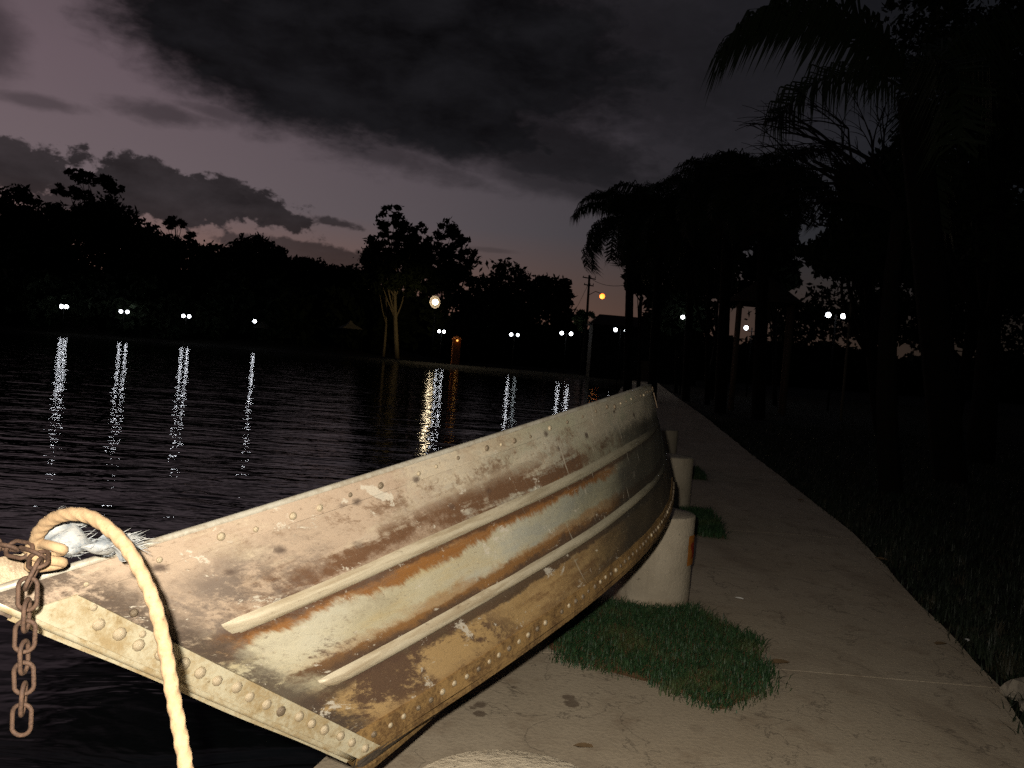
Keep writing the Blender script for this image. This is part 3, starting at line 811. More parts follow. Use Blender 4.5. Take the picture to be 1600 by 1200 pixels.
# ------------------------------------------------------------------ bollards
b = MB(); rb, hb_ = .2, .48
prof = [(rb * 1.02, -.05), (rb, .02), (rb * .99, .2), (rb * 1.0, hb_ - .008), (rb * .992, hb_ - .002), (rb * .975, hb_), (rb * .5, hb_ + .004), (.02, hb_ + .005)]
b.lathe(prof, 40); bol_me = b.mesh('bollard', M['bollard_concrete'], True)
for p_ in bol_me.polygons: p_.use_smooth = True
BOL = [(.055, 1.385, 'pale round concrete bollard nearest the camera, only its top in view'), (.845, 4.40, 'pale concrete bollard with orange plate beside the bow of the boat'),
       (1.49, 7.35, 'pale concrete bollard second behind the boat bow'), (2.0, 10.55, 'small far concrete bollard peeking out behind the boat bow')]
for i, (x, y, lb) in enumerate(BOL):
    e0 = empty('bollard', (x, y, 0)); tag(e0, lb, 'bollard', 'concrete bollards along the quay')
    o = link('post', bol_me, e0); o.rotation_euler = (0, 0, i * 1.3)
    if i == 1:
        b = MB()
        def plate(u, v): a = R(-44 + 36 * u); r_ = rb + .004; return (r_ * math.cos(a), r_ * math.sin(a), .225 + .16 * v)
        b.grid(plate, 8, 2); pl_ = b.build('number_plate', M['plate_paint'], e0)
        b = MB()
        def mark(u, v): a = R(-34 + 12 * u + 4 * math.sin(v * 6)); r_ = rb + .0065; return (r_ * math.cos(a), r_ * math.sin(a), .262 + .085 * v)
        b.grid(mark, 3, 8); b.build('painted_mark', M['plate_mark'], pl_)

# ------------------------------------------------------------------ grass
def blades(pts, hmin, hmax, wid, lean=.5):
    k = len(pts); P = np.array(pts)
    a = rng.uniform(0, 2 * np.pi, k); h = rng.uniform(hmin, hmax, k); le = rng.uniform(.1, lean, k) * h; w_ = wid * rng.uniform(.6, 1.3, k)
    dx_, dy_ = np.cos(a), np.sin(a); px_, py_ = -dy_, dx_
    V = np.zeros((k, 5, 3))
    V[:, 0] = P + np.stack([px_ * w_, py_ * w_, 0 * h], -1); V[:, 1] = P - np.stack([px_ * w_, py_ * w_, 0 * h], -1)
    mid = P + np.stack([dx_ * le * .4, dy_ * le * .4, h * .6], -1)
    V[:, 2] = mid - np.stack([px_ * w_, py_ * w_, 0 * h], -1) * .8; V[:, 3] = mid + np.stack([px_ * w_, py_ * w_, 0 * h], -1) * .8
    V[:, 4] = P + np.stack([dx_ * le * 1.4, dy_ * le * 1.4, h], -1)
    i = np.arange(k)[:, None] * 5
    F = np.concatenate([i + np.array([[0, 1, 2]]), i + np.array([[0, 2, 3]]), i + np.array([[3, 2, 4]])], 0)
    return V.reshape(-1, 3), F
def inside(x, y, poly):
    r_ = False; j = len(poly) - 1
    for i in range(len(poly)):
        xi, yi = poly[i]; xj, yj = poly[j]
        if (yi > y) != (yj > y) and x < (xj - xi) * (y - yi) / (yj - yi) + xi: r_ = not r_
        j = i
    return r_
def patch_of(name, poly, count, hmin, hmax, label, wid=.0022, soilpoly=None):
    xs = [p[0] for p in poly]; ys = [p[1] for p in poly]; pts = []
    cx, cy = sum(xs) / len(xs), sum(ys) / len(ys)
    while len(pts) < count:
        x, y = random.uniform(min(xs) - .05, max(xs) + .05), random.uniform(min(ys) - .05, max(ys) + .05)
        j = 1 + .06 * math.sin(math.atan2(y - cy, x - cx) * 7) + random.gauss(0, .06)
        if inside(cx + (x - cx) / j, cy + (y - cy) / j, poly) and all((x - q[0]) ** 2 + (y - q[1]) ** 2 > rb * rb for q in BOL): pts.append((x, y, .004))
    V, F = blades(pts, hmin, hmax, wid, .9)
    o = raw(name, V, F, M['patch_grass']); tag(o, label, 'grass', kind='stuff')
    b = MB(); k = len(poly); rs = random.Random(2); rim = []
    for i in range(k):
        for t in range(5):
            x = poly[i][0] + (poly[(i + 1) % k][0] - poly[i][0]) * t / 5; y = poly[i][1] + (poly[(i + 1) % k][1] - poly[i][1]) * t / 5
            s_ = rs.uniform(.93, 1.03); rim.append((cx + (x - cx) * s_, cy + (y - cy) * s_, .009))
    b.add(rim + [(cx, cy, .016)], [(i, (i + 1) % len(rim), len(rim)) for i in range(len(rim))])
    so_ = b.build('soil_bed', M['soil'], o)
P2 = [(.26, 3.50), (.32, 3.36), (.60, 3.20), (.86, 3.00), (1.08, 3.12), (1.17, 3.42), (1.24, 3.80), (1.15, 4.05), (1.02, 4.22), (.80, 4.26), (.52, 4.20), (.30, 4.0)]
patch_of('grass_patch', P2, 17000, .012, .05, 'green grass tuft growing in front of the bollard with the orange plate')
P3 = [(1.36, 6.25), (1.70, 6.15), (1.78, 6.6), (1.84, 7.2), (1.5, 7.2), (1.3, 6.9)]
patch_of('grass_patch', P3, 5000, .03, .08, 'dark grass tuft at the foot of the second bollard behind the boat', .003)
P4 = [(2.05, 9.5), (2.35, 9.45), (2.42, 9.9), (2.45, 10.4), (2.1, 10.4)]
patch_of('grass_patch', P4, 2500, .03, .07, 'small far grass tuft beside the farthest bollard', .004)
pts = []
while len(pts) < 120000:
    y = 2.2 + 20 * random.random() ** 1.9
    g = right_x(y) - .02; x = g + (abs(random.gauss(0, .5)) if random.random() < .03 else random.random() ** 1.2 * (3 + y * .55))
    if x - g < .10 and random.random() < .75: continue
    if random.random() < .25 * (1 + math.sin(x * 5.1 + 1.3 * math.sin(y * 3)) * math.sin(y * 4.3 + x)): continue
    pts.append((x, y, land_z(x, y) - .01))
V, F = blades(pts, .03, .11, .0035, 1.0)
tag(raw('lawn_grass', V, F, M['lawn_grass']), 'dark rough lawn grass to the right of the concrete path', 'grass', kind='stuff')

# ------------------------------------------------------------------ small things on the ground
def rock(loc, size, seed, label, m='stone', nm='stone', group='stones at the path edge'):
    rs = random.Random(seed); b = MB(); k = 10; rows = 6; vs = []
    ph = [rs.uniform(0, 6) for _ in range(5)]
    for i in range(rows + 1):
        th = math.pi * i / rows
        for j in range(k):
            a = 2 * math.pi * j / k
            r_ = 1 + .22 * math.sin(2 * a + ph[0] + th) + .14 * math.sin(3 * a + ph[1]) * math.sin(th) + .1 * math.sin(5 * th + ph[2]) + rs.uniform(-.07, .07)
            vs.append((math.sin(th) * math.cos(a) * r_ * size[0], math.sin(th) * math.sin(a) * r_ * size[1], math.cos(th) * r_ * size[2]))
    fs = [(i * k + j, i * k + (j + 1) % k, (i + 1) * k + (j + 1) % k, (i + 1) * k + j) for i in range(rows) for j in range(k)]
    b.add(vs, fs); o = b.build(nm, M[m]); o.location = loc; o.rotation_euler = (0, 0, rs.uniform(0, 6))
    tag(o, label, 'stone', group)
rock((2.235, 3.40, .015), (.075, .05, .045), 1, 'pale rough stone at the right path corner, farthest of the little pile')
rock((2.30, 3.30, .02), (.09, .06, .05), 2, 'largest pale stone of the pile at the right path corner')
rock((2.17, 3.22, .01), (.045, .035, .028), 3, 'small brownish stone in the middle of the pile by the path corner')
rock((2.12, 3.08, .01), (.06, .04, .03), 4, 'flat pale stone nearest the bottom right corner of the picture')
rock((2.29, 3.13, .01), (.05, .05, .04), 5, 'dark round stone between the pile and the picture edge')
def leaf_on(px, py, size, label, m='dry_leaf', nm='dry_leaf', cat='leaf', group='fallen leaves on the path'):
    v = ray(px, py); t = -EYE.z / v.z; p = EYE + v * t
    rs = random.Random(int(px * 7 + py)); b = MB(); k = 9; a0 = rs.uniform(0, 6)
    rim = [(size * (1 + .3 * math.sin(3 * q + a0)) * math.cos(q) , size * .55 * math.sin(q), .004 + .25 * size * abs(math.sin(q))) for q in [2 * math.pi * j / k for j in range(k)]]
    b.add(rim + [(0, 0, .003)], [(j, (j + 1) % k, k) for j in range(k)])
    o = b.build(nm, M[m]); o.location = (p.x, p.y, .006); o.rotation_euler = (0, 0, a0); tag(o, label, cat, group)
leaf_on(1155, 938, .022, 'white paper scrap on the path right of the near grass tuft', 'paper', 'paper_scrap', 'litter', 'paper scraps on the path')
leaf_on(1097, 684, .03, 'small white paper scrap far up the path beyond the bollards', 'paper', 'paper_scrap', 'litter', 'paper scraps on the path')
leaf_on(1002, 968, .018, 'crumpled white paper scrap in the grass below the bollard', 'paper', 'paper_scrap', 'litter', 'paper scraps on the path')
leaf_on(885, 992, .014, 'white paper scrap between the boat chine and the grass tuft', 'paper', 'paper_scrap', 'litter', 'paper scraps on the path')
leaf_on(1218, 1040, .045, 'dark clump of dry leaf at the joint right of the grass tuft')
leaf_on(1470, 1010, .035, 'brown dry leaf on the path close to its right edge')
leaf_on(1250, 783, .05, 'dark dry leaf by the right path edge about mid picture')
leaf_on(1377, 876, .04, 'dry leaf caught on the path edge beside the lawn')
leaf_on(1510, 1003, .022, 'tiny pale leaf on the very edge of the path', 'paper')
leaf_on(912, 1172, .03, 'reddish dry leaf on the concrete right of the nearest bollard')

# ------------------------------------------------------------------ trees
def crown_mesh(cl, nleaf, ls, per=26, spread=.16, flat=.6, droop=0.0):
    """cl: ellipsoids (cx,cy,cz,rx,ry,rz); leaves in clumps through their volume"""
    C = np.array(cl, dtype=float); wts = C[:, 3] * C[:, 4] * C[:, 5]; wts = wts ** .75; wts /= wts.sum()
    nc = max(8, nleaf // per)
    pick = rng.choice(len(C), nc, p=wts)
    dirs = rng.normal(size=(nc, 3)); dirs /= np.linalg.norm(dirs, axis=1)[:, None]
    rad = rng.uniform(0.25, 1.0, nc) ** .45 * rng.uniform(.86, 1.1, nc)
    cen = C[pick, :3] + dirs * rad[:, None] * C[pick, 3:]
    k = nc * per
    cc = np.repeat(cen, per, 0); rr_ = np.repeat(C[pick, 3:].mean(1), per) * spread
    off = rng.normal(size=(k, 3)) * rr_[:, None] * np.array([1, 1, flat])
    P = cc + off
    P[:, 2] -= droop * np.abs(off[:, 0])
    a = rng.normal(size=(k, 3)); a /= np.linalg.norm(a, axis=1)[:, None]
    b_ = rng.normal(size=(k, 3)); b_ -= a * (a * b_).sum(1)[:, None]; b_ /= np.linalg.norm(b_, axis=1)[:, None]
    s = ls * rng.uniform(.5, 1.3, k)[:, None]
    V = np.stack([P - a * s, P + b_ * s * .45, P + a * s, P - b_ * s * .45], 1).reshape(-1, 3)
    F = np.arange(k * 4).reshape(-1, 4)
    return V, F
def limb(b, p0, p1, r0, r1, bend=.12, seed=0, sides=7):
    rs = random.Random(seed); p0, p1 = Vector(p0), Vector(p1); L = (p1 - p0).length
    off = Vector((rs.uniform(-1, 1), rs.uniform(-1, 1), rs.uniform(-.3, .3))) * L * bend
    pts = [p0.lerp(p1, t / 5) + off * math.sin(math.pi * t / 5) for t in range(6)]
    b.tube(pts, [r0 + (r1 - r0) * t / 5 for t in range(6)], sides)
    return pts
def tree(label, base, cl, nleaf, ls, tr, name='broadleaf_tree', group='trees around the lake', m='leaf', bark='bark', limbs=6, seed=1, trunk_top=None, per=26, spread=.16):
    base = Vector(base); e0 = empty(name, base); tag(e0, label, 'tree', group)
    lc = [(c_[0] - base.x, c_[1] - base.y, c_[2] - base.z, *c_[3:]) for c_ in cl]
    rs = random.Random(seed); b = MB()
    tt = Vector(trunk_top) - base if trunk_top else Vector((sum(c_[0] for c_ in lc) / len(lc), sum(c_[1] for c_ in lc) / len(lc), sum(c_[2] for c_ in lc) / len(lc)))
    pts = limb(b, (0, 0, -.3), tt, tr, tr * .35, .03, seed, 9)
    for k in range(limbs):
        c_ = lc[k % len(lc)]; st = pts[2 + k % 3]
        en = Vector(c_[:3]) + Vector((rs.uniform(-.6, .6) * c_[3], rs.uniform(-.6, .6) * c_[4], rs.uniform(-.3, .6) * c_[5]))
        limb(b, st, en, tr * .4, tr * .06, .12, seed * 31 + k, 5)
    b.build('trunk', M[bark], e0, True)
    V, F = crown_mesh(lc, nleaf, ls, per, spread)
    raw('crown', V, F, M[m], e0)
    return e0
def E(px, py, Y, rx, ry, dep=None):                # ellipsoid from its place in view: half-sizes in picture pixels
    p = at(px, py, Y); k = Y / FPX
    return (p.x, p.y, p.z, rx * k, (dep if dep else rx) * k, ry * k)
def foot(px, Y):
    v = at(px, hor(px), Y); return (v.x, v.y, land_z(v.x, v.y))
# left hillside
tree('tall eucalyptus with layered flat crown rising highest on the left hillside', foot(150, 150), [E(118, 270, 150, 18, 5), E(148, 281, 150, 34, 7), E(178, 293, 150, 15, 9), E(104, 297, 150, 24, 8), E(128, 305, 150, 20, 7), E(150, 335, 150, 36, 18)], 5200, 0.45, .5, 'eucalyptus_tree', seed=2, limbs=9, m='leaf_dense', spread=0.11)
tree('round dark tree at the far left edge of the skyline', foot(10, 145), [E(-5, 340, 145, 40, 40), E(28, 330, 145, 26, 40), E(10, 400, 145, 60, 60)], 9450, .55, .4, seed=3, m='leaf_dense')
tree('dark tree left of the tall layered eucalyptus', foot(70, 140), [E(75, 348, 140, 34, 30), E(60, 420, 140, 60, 60), E(105, 352, 140, 22, 24)], 9000, .55, .4, seed=4, m='leaf_dense')
tree('broad dark tree sloping down right of the layered eucalyptus', foot(170, 142), [E(170, 350, 142, 44, 40), E(140, 400, 142, 60, 60), E(205, 385, 142, 40, 40)], 11250, .55, .4, seed=5, m='leaf_dense')
tree('small umbrella-shaped tree standing alone above the left skyline', foot(274, 155), [E(272, 346, 155, 15, 6), E(266, 352, 155, 9, 5), E(281, 350, 155, 9, 5)], 700, .45, .25, 'umbrella_tree', seed=6, m='leaf_dense', limbs=5, per=16)
tree('small round treetop just right of the umbrella-shaped tree', foot(297, 150), [E(297, 376, 150, 9, 14), E(300, 400, 150, 22, 22)], 1500, .5, .3, seed=7, m='leaf_dense')
tree('dome-shaped dark tree in the middle of the left skyline', foot(400, 140), [E(398, 398, 140, 34, 28), E(425, 410, 140, 26, 26), E(372, 412, 140, 26, 24), E(400, 450, 140, 62, 50)], 11700, .55, .4, seed=8, m='leaf_dense')
tree('low dark tree between the round treetop and the dome-shaped tree', foot(335, 140), [E(335, 410, 140, 36, 26), E(330, 460, 140, 56, 50)], 9450, .55, .4, seed=9, m='leaf_dense')
tree('dark tree filling the slope under the umbrella-shaped tree', foot(245, 138), [E(250, 392, 138, 40, 28), E(245, 450, 138, 60, 60)], 10350, .55, .4, seed=10, m='leaf_dense')
tree('low rounded tree right of the dome-shaped tree', foot(480, 138), [E(478, 422, 138, 34, 20), E(470, 465, 138, 60, 46), E(505, 430, 138, 24, 20)], 10350, .55, .4, seed=11, m='leaf_dense')
tree('dark low tree on the skyline left of the tall lit-trunk pair', foot(545, 138), [E(540, 440, 138, 36, 24), E(545, 480, 138, 56, 40)], 9000, .55, .4, seed=12, m='leaf_dense')
# near belt of bushes right on the far bank, one mass
cl = []
rs = random.Random(12)
for k in range(46):
    px = -40 + k * 15.5 + rs.uniform(-6, 6)
    cl.append(E(px, hor(px) - rs.uniform(20, 62), 128 + rs.uniform(-6, 6), rs.uniform(20, 34), rs.uniform(22, 44)))
V, F = crown_mesh(cl, 42000, .8, 26, .2)
tag(raw('far_wood', V, F, M['leaf_dense']), 'dark belt of woodland on the far bank behind the lamps', 'wood', kind='stuff')
cl = []
for k in range(44):
    px = 640 + k * 26 + rs.uniform(-8, 8)
    cl.append(E(px, hor(px) - rs.uniform(6, 34), 150 + rs.uniform(-6, 6), rs.uniform(26, 40), rs.uniform(30, 42)))
V, F = crown_mesh(cl, 60000, .9, 26, .22)
tag(raw('far_wood', V, F, M['leaf_dense']), 'dark belt of woodland closing the view behind the low building and the right lawn', 'wood', kind='stuff')
# tall pair lit by the spot added at the sodium lamp
tree('tall slender tree with pale lit trunk, left of the bright yellow lamp', foot(622, 113), [E(608, 352, 113, 22, 32), E(590, 395, 113, 28, 26), E(630, 372, 113, 24, 36), E(612, 425, 113, 46, 34), E(650, 398, 113, 20, 34), E(575, 425, 113, 18, 16), E(640, 440, 113, 26, 22)], 7000, 0.42, .36, 'tall_tree', 'tall trees by the yellow lamp', bark='pale_bark', m='leaf_dense', seed=13, trunk_top=at(618, 400, 113), limbs=9, spread=0.13)
tree('tall dark tree directly behind the bright yellow lamp', foot(700, 118), [E(700, 375, 118, 24, 28), E(716, 405, 118, 28, 32), E(688, 420, 118, 30, 36), E(722, 445, 118, 26, 36), E(700, 478, 118, 40, 30), E(664, 425, 118, 32, 46), E(655, 380, 118, 20, 30)], 7500, 0.45, .4, 'tall_tree', 'tall trees by the yellow lamp', m='leaf_dense', seed=14, trunk_top=at(702, 420, 118), limbs=9, spread=0.13)
tree('slim tree with thin pale trunk at the left of the tall lit-trunk tree', foot(600, 116), [E(588, 410, 116, 24, 26), E(600, 440, 116, 34, 22), E(572, 440, 116, 20, 16)], 2600, 0.42, .22, 'tall_tree', 'tall trees by the yellow lamp', bark='pale_bark', m='leaf_dense', seed=15, trunk_top=at(603, 430, 116), limbs=6, spread=0.14)
tree('round dark tree right of the yellow lamp', foot(790, 126), [E(790, 448, 126, 46, 34), E(765, 475, 126, 34, 34), E(812, 470, 126, 34, 40), E(785, 505, 126, 56, 34)], 6000, .5, .4, seed=16, m='leaf_dense')
tree('dark tree beside the utility pole with a drooping right side', foot(858, 122), [E(858, 460, 122, 30, 32), E(845, 490, 122, 46, 40), E(880, 480, 122, 18, 32), E(890, 500, 122, 14, 24)], 5200, .48, .35, seed=17, m='leaf_dense')
tree('small dark bush tree behind the kiosk light', foot(740, 116), [E(742, 500, 116, 34, 36), E(705, 515, 116, 34, 24)], 3600, .5, .25, seed=18, m='leaf_dense')

# palms with pinnate drooping fronds
def frond_mesh(name, L, droop, leaf, seed, m):
    rs = random.Random(seed); b = MB(); pts = []; k = 14
    for i in range(k + 1):
        t = i / k; a = R(58) - droop * t ** 1.25
        pts.append(Vector((0, 0, 0)) if not i else pts[-1] + Vector((math.cos(a), 0, math.sin(a))) * (L / k))
    b.tube(pts, [.028 * L / 3 * (1 - .85 * i / k) for i in range(k + 1)], 5)
    nl = 74
    for q in range(nl):
        t = .10 + .89 * q / nl; f = t * k; i = min(k - 1, int(f)); p = pts[i].lerp(pts[i + 1], f - i)
        ax = (pts[i + 1] - pts[i]).normalized()
        ll = leaf * (1 - .55 * abs(t - .45)) * rs.uniform(.75, 1.15)
        for sd in (-1, 1):
            out = Vector((ax.x * .55, sd * rs.uniform(.35, .8), ax.z * .4 + rs.uniform(-.25, .35))).normalized()
            m1 = p + out * ll * .4; e1 = m1 + (out * .35 + Vector((0, 0, -1.0))).normalized() * ll * .65
            wv = ax * .021 * L / 3
            b.add([p - wv, p + wv, m1 + wv * 1.1, m1 - wv * 1.1, e1], [(0, 1, 2, 3), (3, 2, 4)])
    return b.mesh(name, M[m], False)
fr_mesh = {}
def palm(label, base, top, tr, L, nf, leaf, seed, skew=0.0, dead=4):
    base, top = Vector(base), Vector(top); rs = random.Random(seed)
    e0 = empty('palm_tree', base); tag(e0, label, 'palm', 'palms on the right bank')
    b = MB(); h = top - base
    ring = 40; pts = [h * (i / ring) for i in range(ring + 1)]
    b.tube(pts, [tr * (1.12 - .25 * i / ring + .03 * (i % 2)) for i in range(ring + 1)], 10); b.build('trunk', M['bark'], e0, True)
    for k in range(nf + dead):
        dd = k >= nf
        key = (round(L, 2), k % 3, dd)
        if key not in fr_mesh: fr_mesh[key] = frond_mesh('frond', L * (.8 if dd else 1), (R(92) + R(18) * (k % 3)) if not dd else R(150), leaf, 50 + k, 'palm_dead' if dd else 'palm_leaf')
        o = link('frond', fr_mesh[key], e0)
        az = k * 2.39996 + rs.uniform(-.2, .2)
        pit = R(24) - R(88) * (k + .5) / nf if not dd else -R(95)
        o.matrix_local = Matrix.Translation(h) @ Matrix.Rotation(az, 4, 'Z') @ Matrix.Rotation(-pit, 4, 'Y') @ Matrix.Diagonal((rs.uniform(.85, 1.1),) * 3 + (1,))
    if skew:
        for az, pt_ in ((math.pi * .97, .14), (math.pi * 1.0, .09), (math.pi * 1.03, .17), (math.pi * .35, .1), (math.pi * .2, .2)):
            o = link('frond', frond_mesh('frond', skew, R(118), leaf, int(az * 100), 'palm_leaf'), e0)
            o.matrix_local = Matrix.Translation(h) @ Matrix.Rotation(az, 4, 'Z') @ Matrix.Rotation(-pt_, 4, 'Y')
    return e0
palm('queen palm farthest left of the palm group, beside the orange street lamp', foot(984, 34), at(986, 345, 34), .17, 3.1, 26, .9, 1)
palm('queen palm second from the left in the palm group', foot(1022, 31), at(1034, 335, 31), .17, 2.7, 26, .9, 2)
palm('queen palm with the lowest crown behind the gazebo left side', foot(1075, 36), at(1082, 385, 36), .16, 3.1, 24, .9, 3)
palm('tall queen palm standing left of the thatched gazebo', foot(1130, 27), at(1140, 300, 27), .18, 2.6, 28, .9, 4)
palm('tall queen palm leaning above the thatched gazebo roof', foot(1190, 25), at(1196, 295, 25), .18, 2.3, 28, .9, 5)
palm('big near palm whose drooping frond hangs into the upper right sky', (at(1530, hor(1530), 11).x, 11.5, -.04), at(1425, 150, 10.5), .2, 2.4, 4, .95, 6, skew=3.0, dead=0)
tree('dark shrubby tree behind the palm group', foot(1110, 40), [E(1100, 400, 40, 46, 60), E(1150, 430, 40, 60, 50), E(1130, 350, 40, 60, 56), E(1185, 365, 40, 34, 60)], 7000, .24, .25, seed=19, m='leaf_dense', spread=.14)
for px, py, Yd, rx, ry, lb in ((1060, 470, 46, 44, 60, 'dark leafy shrub among the palm trunks left of the gazebo'), (1110, 330, 33, 46, 70, 'dark climbing foliage filling the space between the two tall palms'), (1000, 420, 44, 20, 34, 'dark small tree between the two leftmost palms'), (1215, 400, 38, 26, 60, 'dark narrow tree behind the right side of the gazebo')):
    tree(lb, foot(px, Yd), [E(px, py, Yd, rx, ry), E(px + rx * .4, py + ry * .5, Yd, rx * .8, ry * .6), E(px - rx * .4, py + ry * .6, Yd, rx * .8, ry * .5)], 5200, .006 * Yd, .12, 'understorey_tree', 'dark trees among the palms', seed=int(px), m='leaf_dense', spread=.14)
# bare branching tree
e0 = empty('bare_tree', (at(1420, hor(1420), 9.6).x, 9.7, -.04)); tag(e0, 'leafless tree with fine twigs spreading left against the upper right sky', 'tree', 'trees on the right bank')
bo = Vector(e0.location); b = MB(); rs = random.Random(31)
root = at(1405, 330, 9.6) - bo
limb(b, (0, 0, -.3), root, .14, .08, .03, 1, 9)
def twig(p, dirv, L, r, depth):
    e_ = p + dirv * L
    bend = Vector((rs.uniform(-.2, .2), rs.uniform(-.2, .2), -.10 - .04 * depth)) * L
    pts = [p.lerp(e_, t / 4) + bend * (t / 4) ** 2 for t in range(5)]
    b.tube(pts, [r * (1 - .55 * t / 4) for t in range(5)], 4, False)
    if depth >= 4: return
    for q in range(3 if depth < 3 else 4):
        st = pts[rs.choice([2, 3, 4])]
        nd = (dirv + Vector((rs.uniform(-.8, .6), rs.uniform(-.6, .6), rs.uniform(-.55, .55)))).normalized()
        twig(st, nd, L * rs.uniform(.55, .8), r * .5, depth + 1)
for tgt in ((1250, 180), (1230, 240), (1270, 110), (1290, 280), (1200, 200), (1340, 150), (1180, 160), (1300, 220), (1250, 270)):
    g = at(*tgt, 9.6) - bo; twig(root, (g - root).normalized(), (g - root).length * .55, .042, 1)
b.build('trunk', M['bark'], e0)
# dense dark trees on the right bank
tree('dense dark tree filling the right edge of the picture', (at(1540, hor(1540), 15).x, 15, -.04), [E(1540, 180, 15, 110, 150), E(1500, 60, 15, 110, 90), E(1590, 330, 15, 90, 110), E(1470, 250, 15, 80, 90), E(1640, 120, 15, 90, 160)], 16000, .095, .26, 'evergreen_tree', 'trees on the right bank', seed=20, m='leaf_dense', spread=.15, per=30, limbs=10)
tree('dense round tree right of the gazebo with ragged left outline', foot(1390, 22), [E(1375, 300, 22, 62, 60), E(1340, 345, 22, 54, 54), E(1430, 350, 22, 80, 70), E(1320, 400, 22, 62, 34), E(1380, 410, 22, 80, 34), E(1285, 400, 22, 34, 24)], 14000, .13, .22, 'evergreen_tree', 'trees on the right bank', seed=21, m='leaf_dense', spread=.15, limbs=10)
tree('dark tree low behind the park lamp on the far right', foot(1490, 26), [E(1480, 400, 26, 90, 60), E(1560, 420, 26, 90, 70), E(1520, 340, 26, 80, 50)], 9000, .17, .22, 'evergreen_tree', 'trees on the right bank', seed=22, m='leaf_dense', spread=.16)
tree('far dark tree closing the view behind the pair of white globes', foot(1400, 60), [E(1330, 490, 60, 90, 46), E(1440, 490, 60, 110, 56), E(1560, 490, 60, 100, 60), E(1240, 500, 60, 60, 36)], 9000, .3, .3, 'evergreen_tree', 'trees on the right bank', seed=23, m='leaf_dense')
# slim posts and trunks on the lawn
# ------------------------------------------------------------------ gazebo
g0 = foot(1186, 30); gz = empty('thatched_gazebo', g0, .3); tag(gz, 'round open gazebo with a thatched cone roof among the palms', 'gazebo')
eav = at(1186, 473, 30).z - g0[2]; apex = at(1186, 432, 30).z - g0[2]
b = MB(); b.lathe([(1.42, eav - .06), (1.40, eav + .03), (.95, eav + (apex - eav) * .36), (.45, eav + (apex - eav) * .76), (.06, apex)], 20); b.build('roof', M['thatch'], gz)
for k in range(6):
    a = k * math.pi / 3; b = MB(); b.tube([(1.05 * math.cos(a), 1.05 * math.sin(a), -.1), (1.05 * math.cos(a), 1.05 * math.sin(a), eav + .05)], .085, 8); b.build('post', M['timber'], gz, True)
# ------------------------------------------------------------------ twin globe park lamps
gm = {}
def globe_mesh(mn, r):
    if (mn, r) not in gm:
        b = MB(); prof = [(r * math.sin(math.pi * i / 8) + .001, -r * math.cos(math.pi * i / 8)) for i in range(9)]
        b.lathe(prof, 12); gm[mn, r] = b.mesh('globe', M[mn], True)
    return gm[mn, r]
def park_lamp(px, py, Y, sep, kinds, label, rz=0.0, r=.17):
    p = at(px, py, Y); base = (p.x, p.y, land_z(p.x, p.y)); e0 = empty('park_lamp', base, rz); tag(e0, label, 'lamp post', 'white globe park lamps')
    h = p.z - base[2]; b = MB(); b.tube([(0, 0, -.2), (0, 0, h * .3), (0, 0, h + .05)], [.055, .045, .035], 8); b.build('post', M['dark_metal'], e0, True)
    if len(kinds) == 2:
        b = MB(); b.tube([(-sep / 2, 0, h - r), (-sep / 4, 0, h - r - .06), (0, 0, h - r - .05), (sep / 4, 0, h - r - .06), (sep / 2, 0, h - r)], .02, 6); b.build('arm', M['dark_metal'], e0)
    for k, mn in enumerate(kinds):
        o = link('globe', globe_mesh(mn, r), e0); o.location = ((k - (len(kinds) - 1) / 2) * sep, 0, h)
W_, D_ = 'globe_white', 'globe_dim'
park_lamp(100, 479, 119, .7, (W_, W_), 'twin white globe lamp farthest left on the far shore', 0, .27)
park_lamp(194, 487, 118.5, .95, (W_, W_), 'twin white globe lamp second from the left on the far shore', 0, .24)
park_lamp(291, 494, 118, .85, (W_, W_), 'twin white globe lamp third from the left on the far shore', 0, .24)
park_lamp(398, 502, 115, .6, (W_,), 'single white globe lamp fourth from the left on the far shore', 0, .24)
park_lamp(690, 518, 100, .6, (W_, W_), 'twin white globe lamp below the bright yellow lamp', 0, .18)
park_lamp(804, 523, 93, .75, (W_, D_), 'twin globe lamp below the round tree right of the yellow lamp', 0, .18)
park_lamp(885, 521, 86, .98, (W_, W_), 'twin white globe lamp to the left of the utility pole foot', 0, .19)
park_lamp(970, 516, 66, .85, (W_, D_), 'twin globe lamp in front of the dark low building', 0, .15)
park_lamp(1072, 496, 44, .38, (W_, D_), 'globe lamp under the palms left of the gazebo', .2, .10)
park_lamp(1080, 523, 68, .36, (D_, D_), 'tiny dim twin lamp lowest under the palm group', 0, .09)
park_lamp(1175, 513, 50, .72, (W_, W_), 'twin white globe lamp seen between the gazebo posts', 0, .13)
park_lamp(1306, 493, 36, .66, (W_, W_), 'twin white globe lamp right of the gazebo', 0, .11)
park_lamp(1388, 462, 30, .5, ('globe_faint',), 'faint unlit globe lamp before the dark trees on the right', 0, .10)
# slim pale post
p = at(1333, 438, 28); b = MB(); b.tube([(0, 0, -.2), (0, 0, p.z + .04)], [.05, .04], 8); o = b.build('slim_post', M['pale_bark'], None, True); o.location = (p.x, p.y, -.04); tag(o, 'slim pale post standing right of the twin globes on the lawn', 'post')
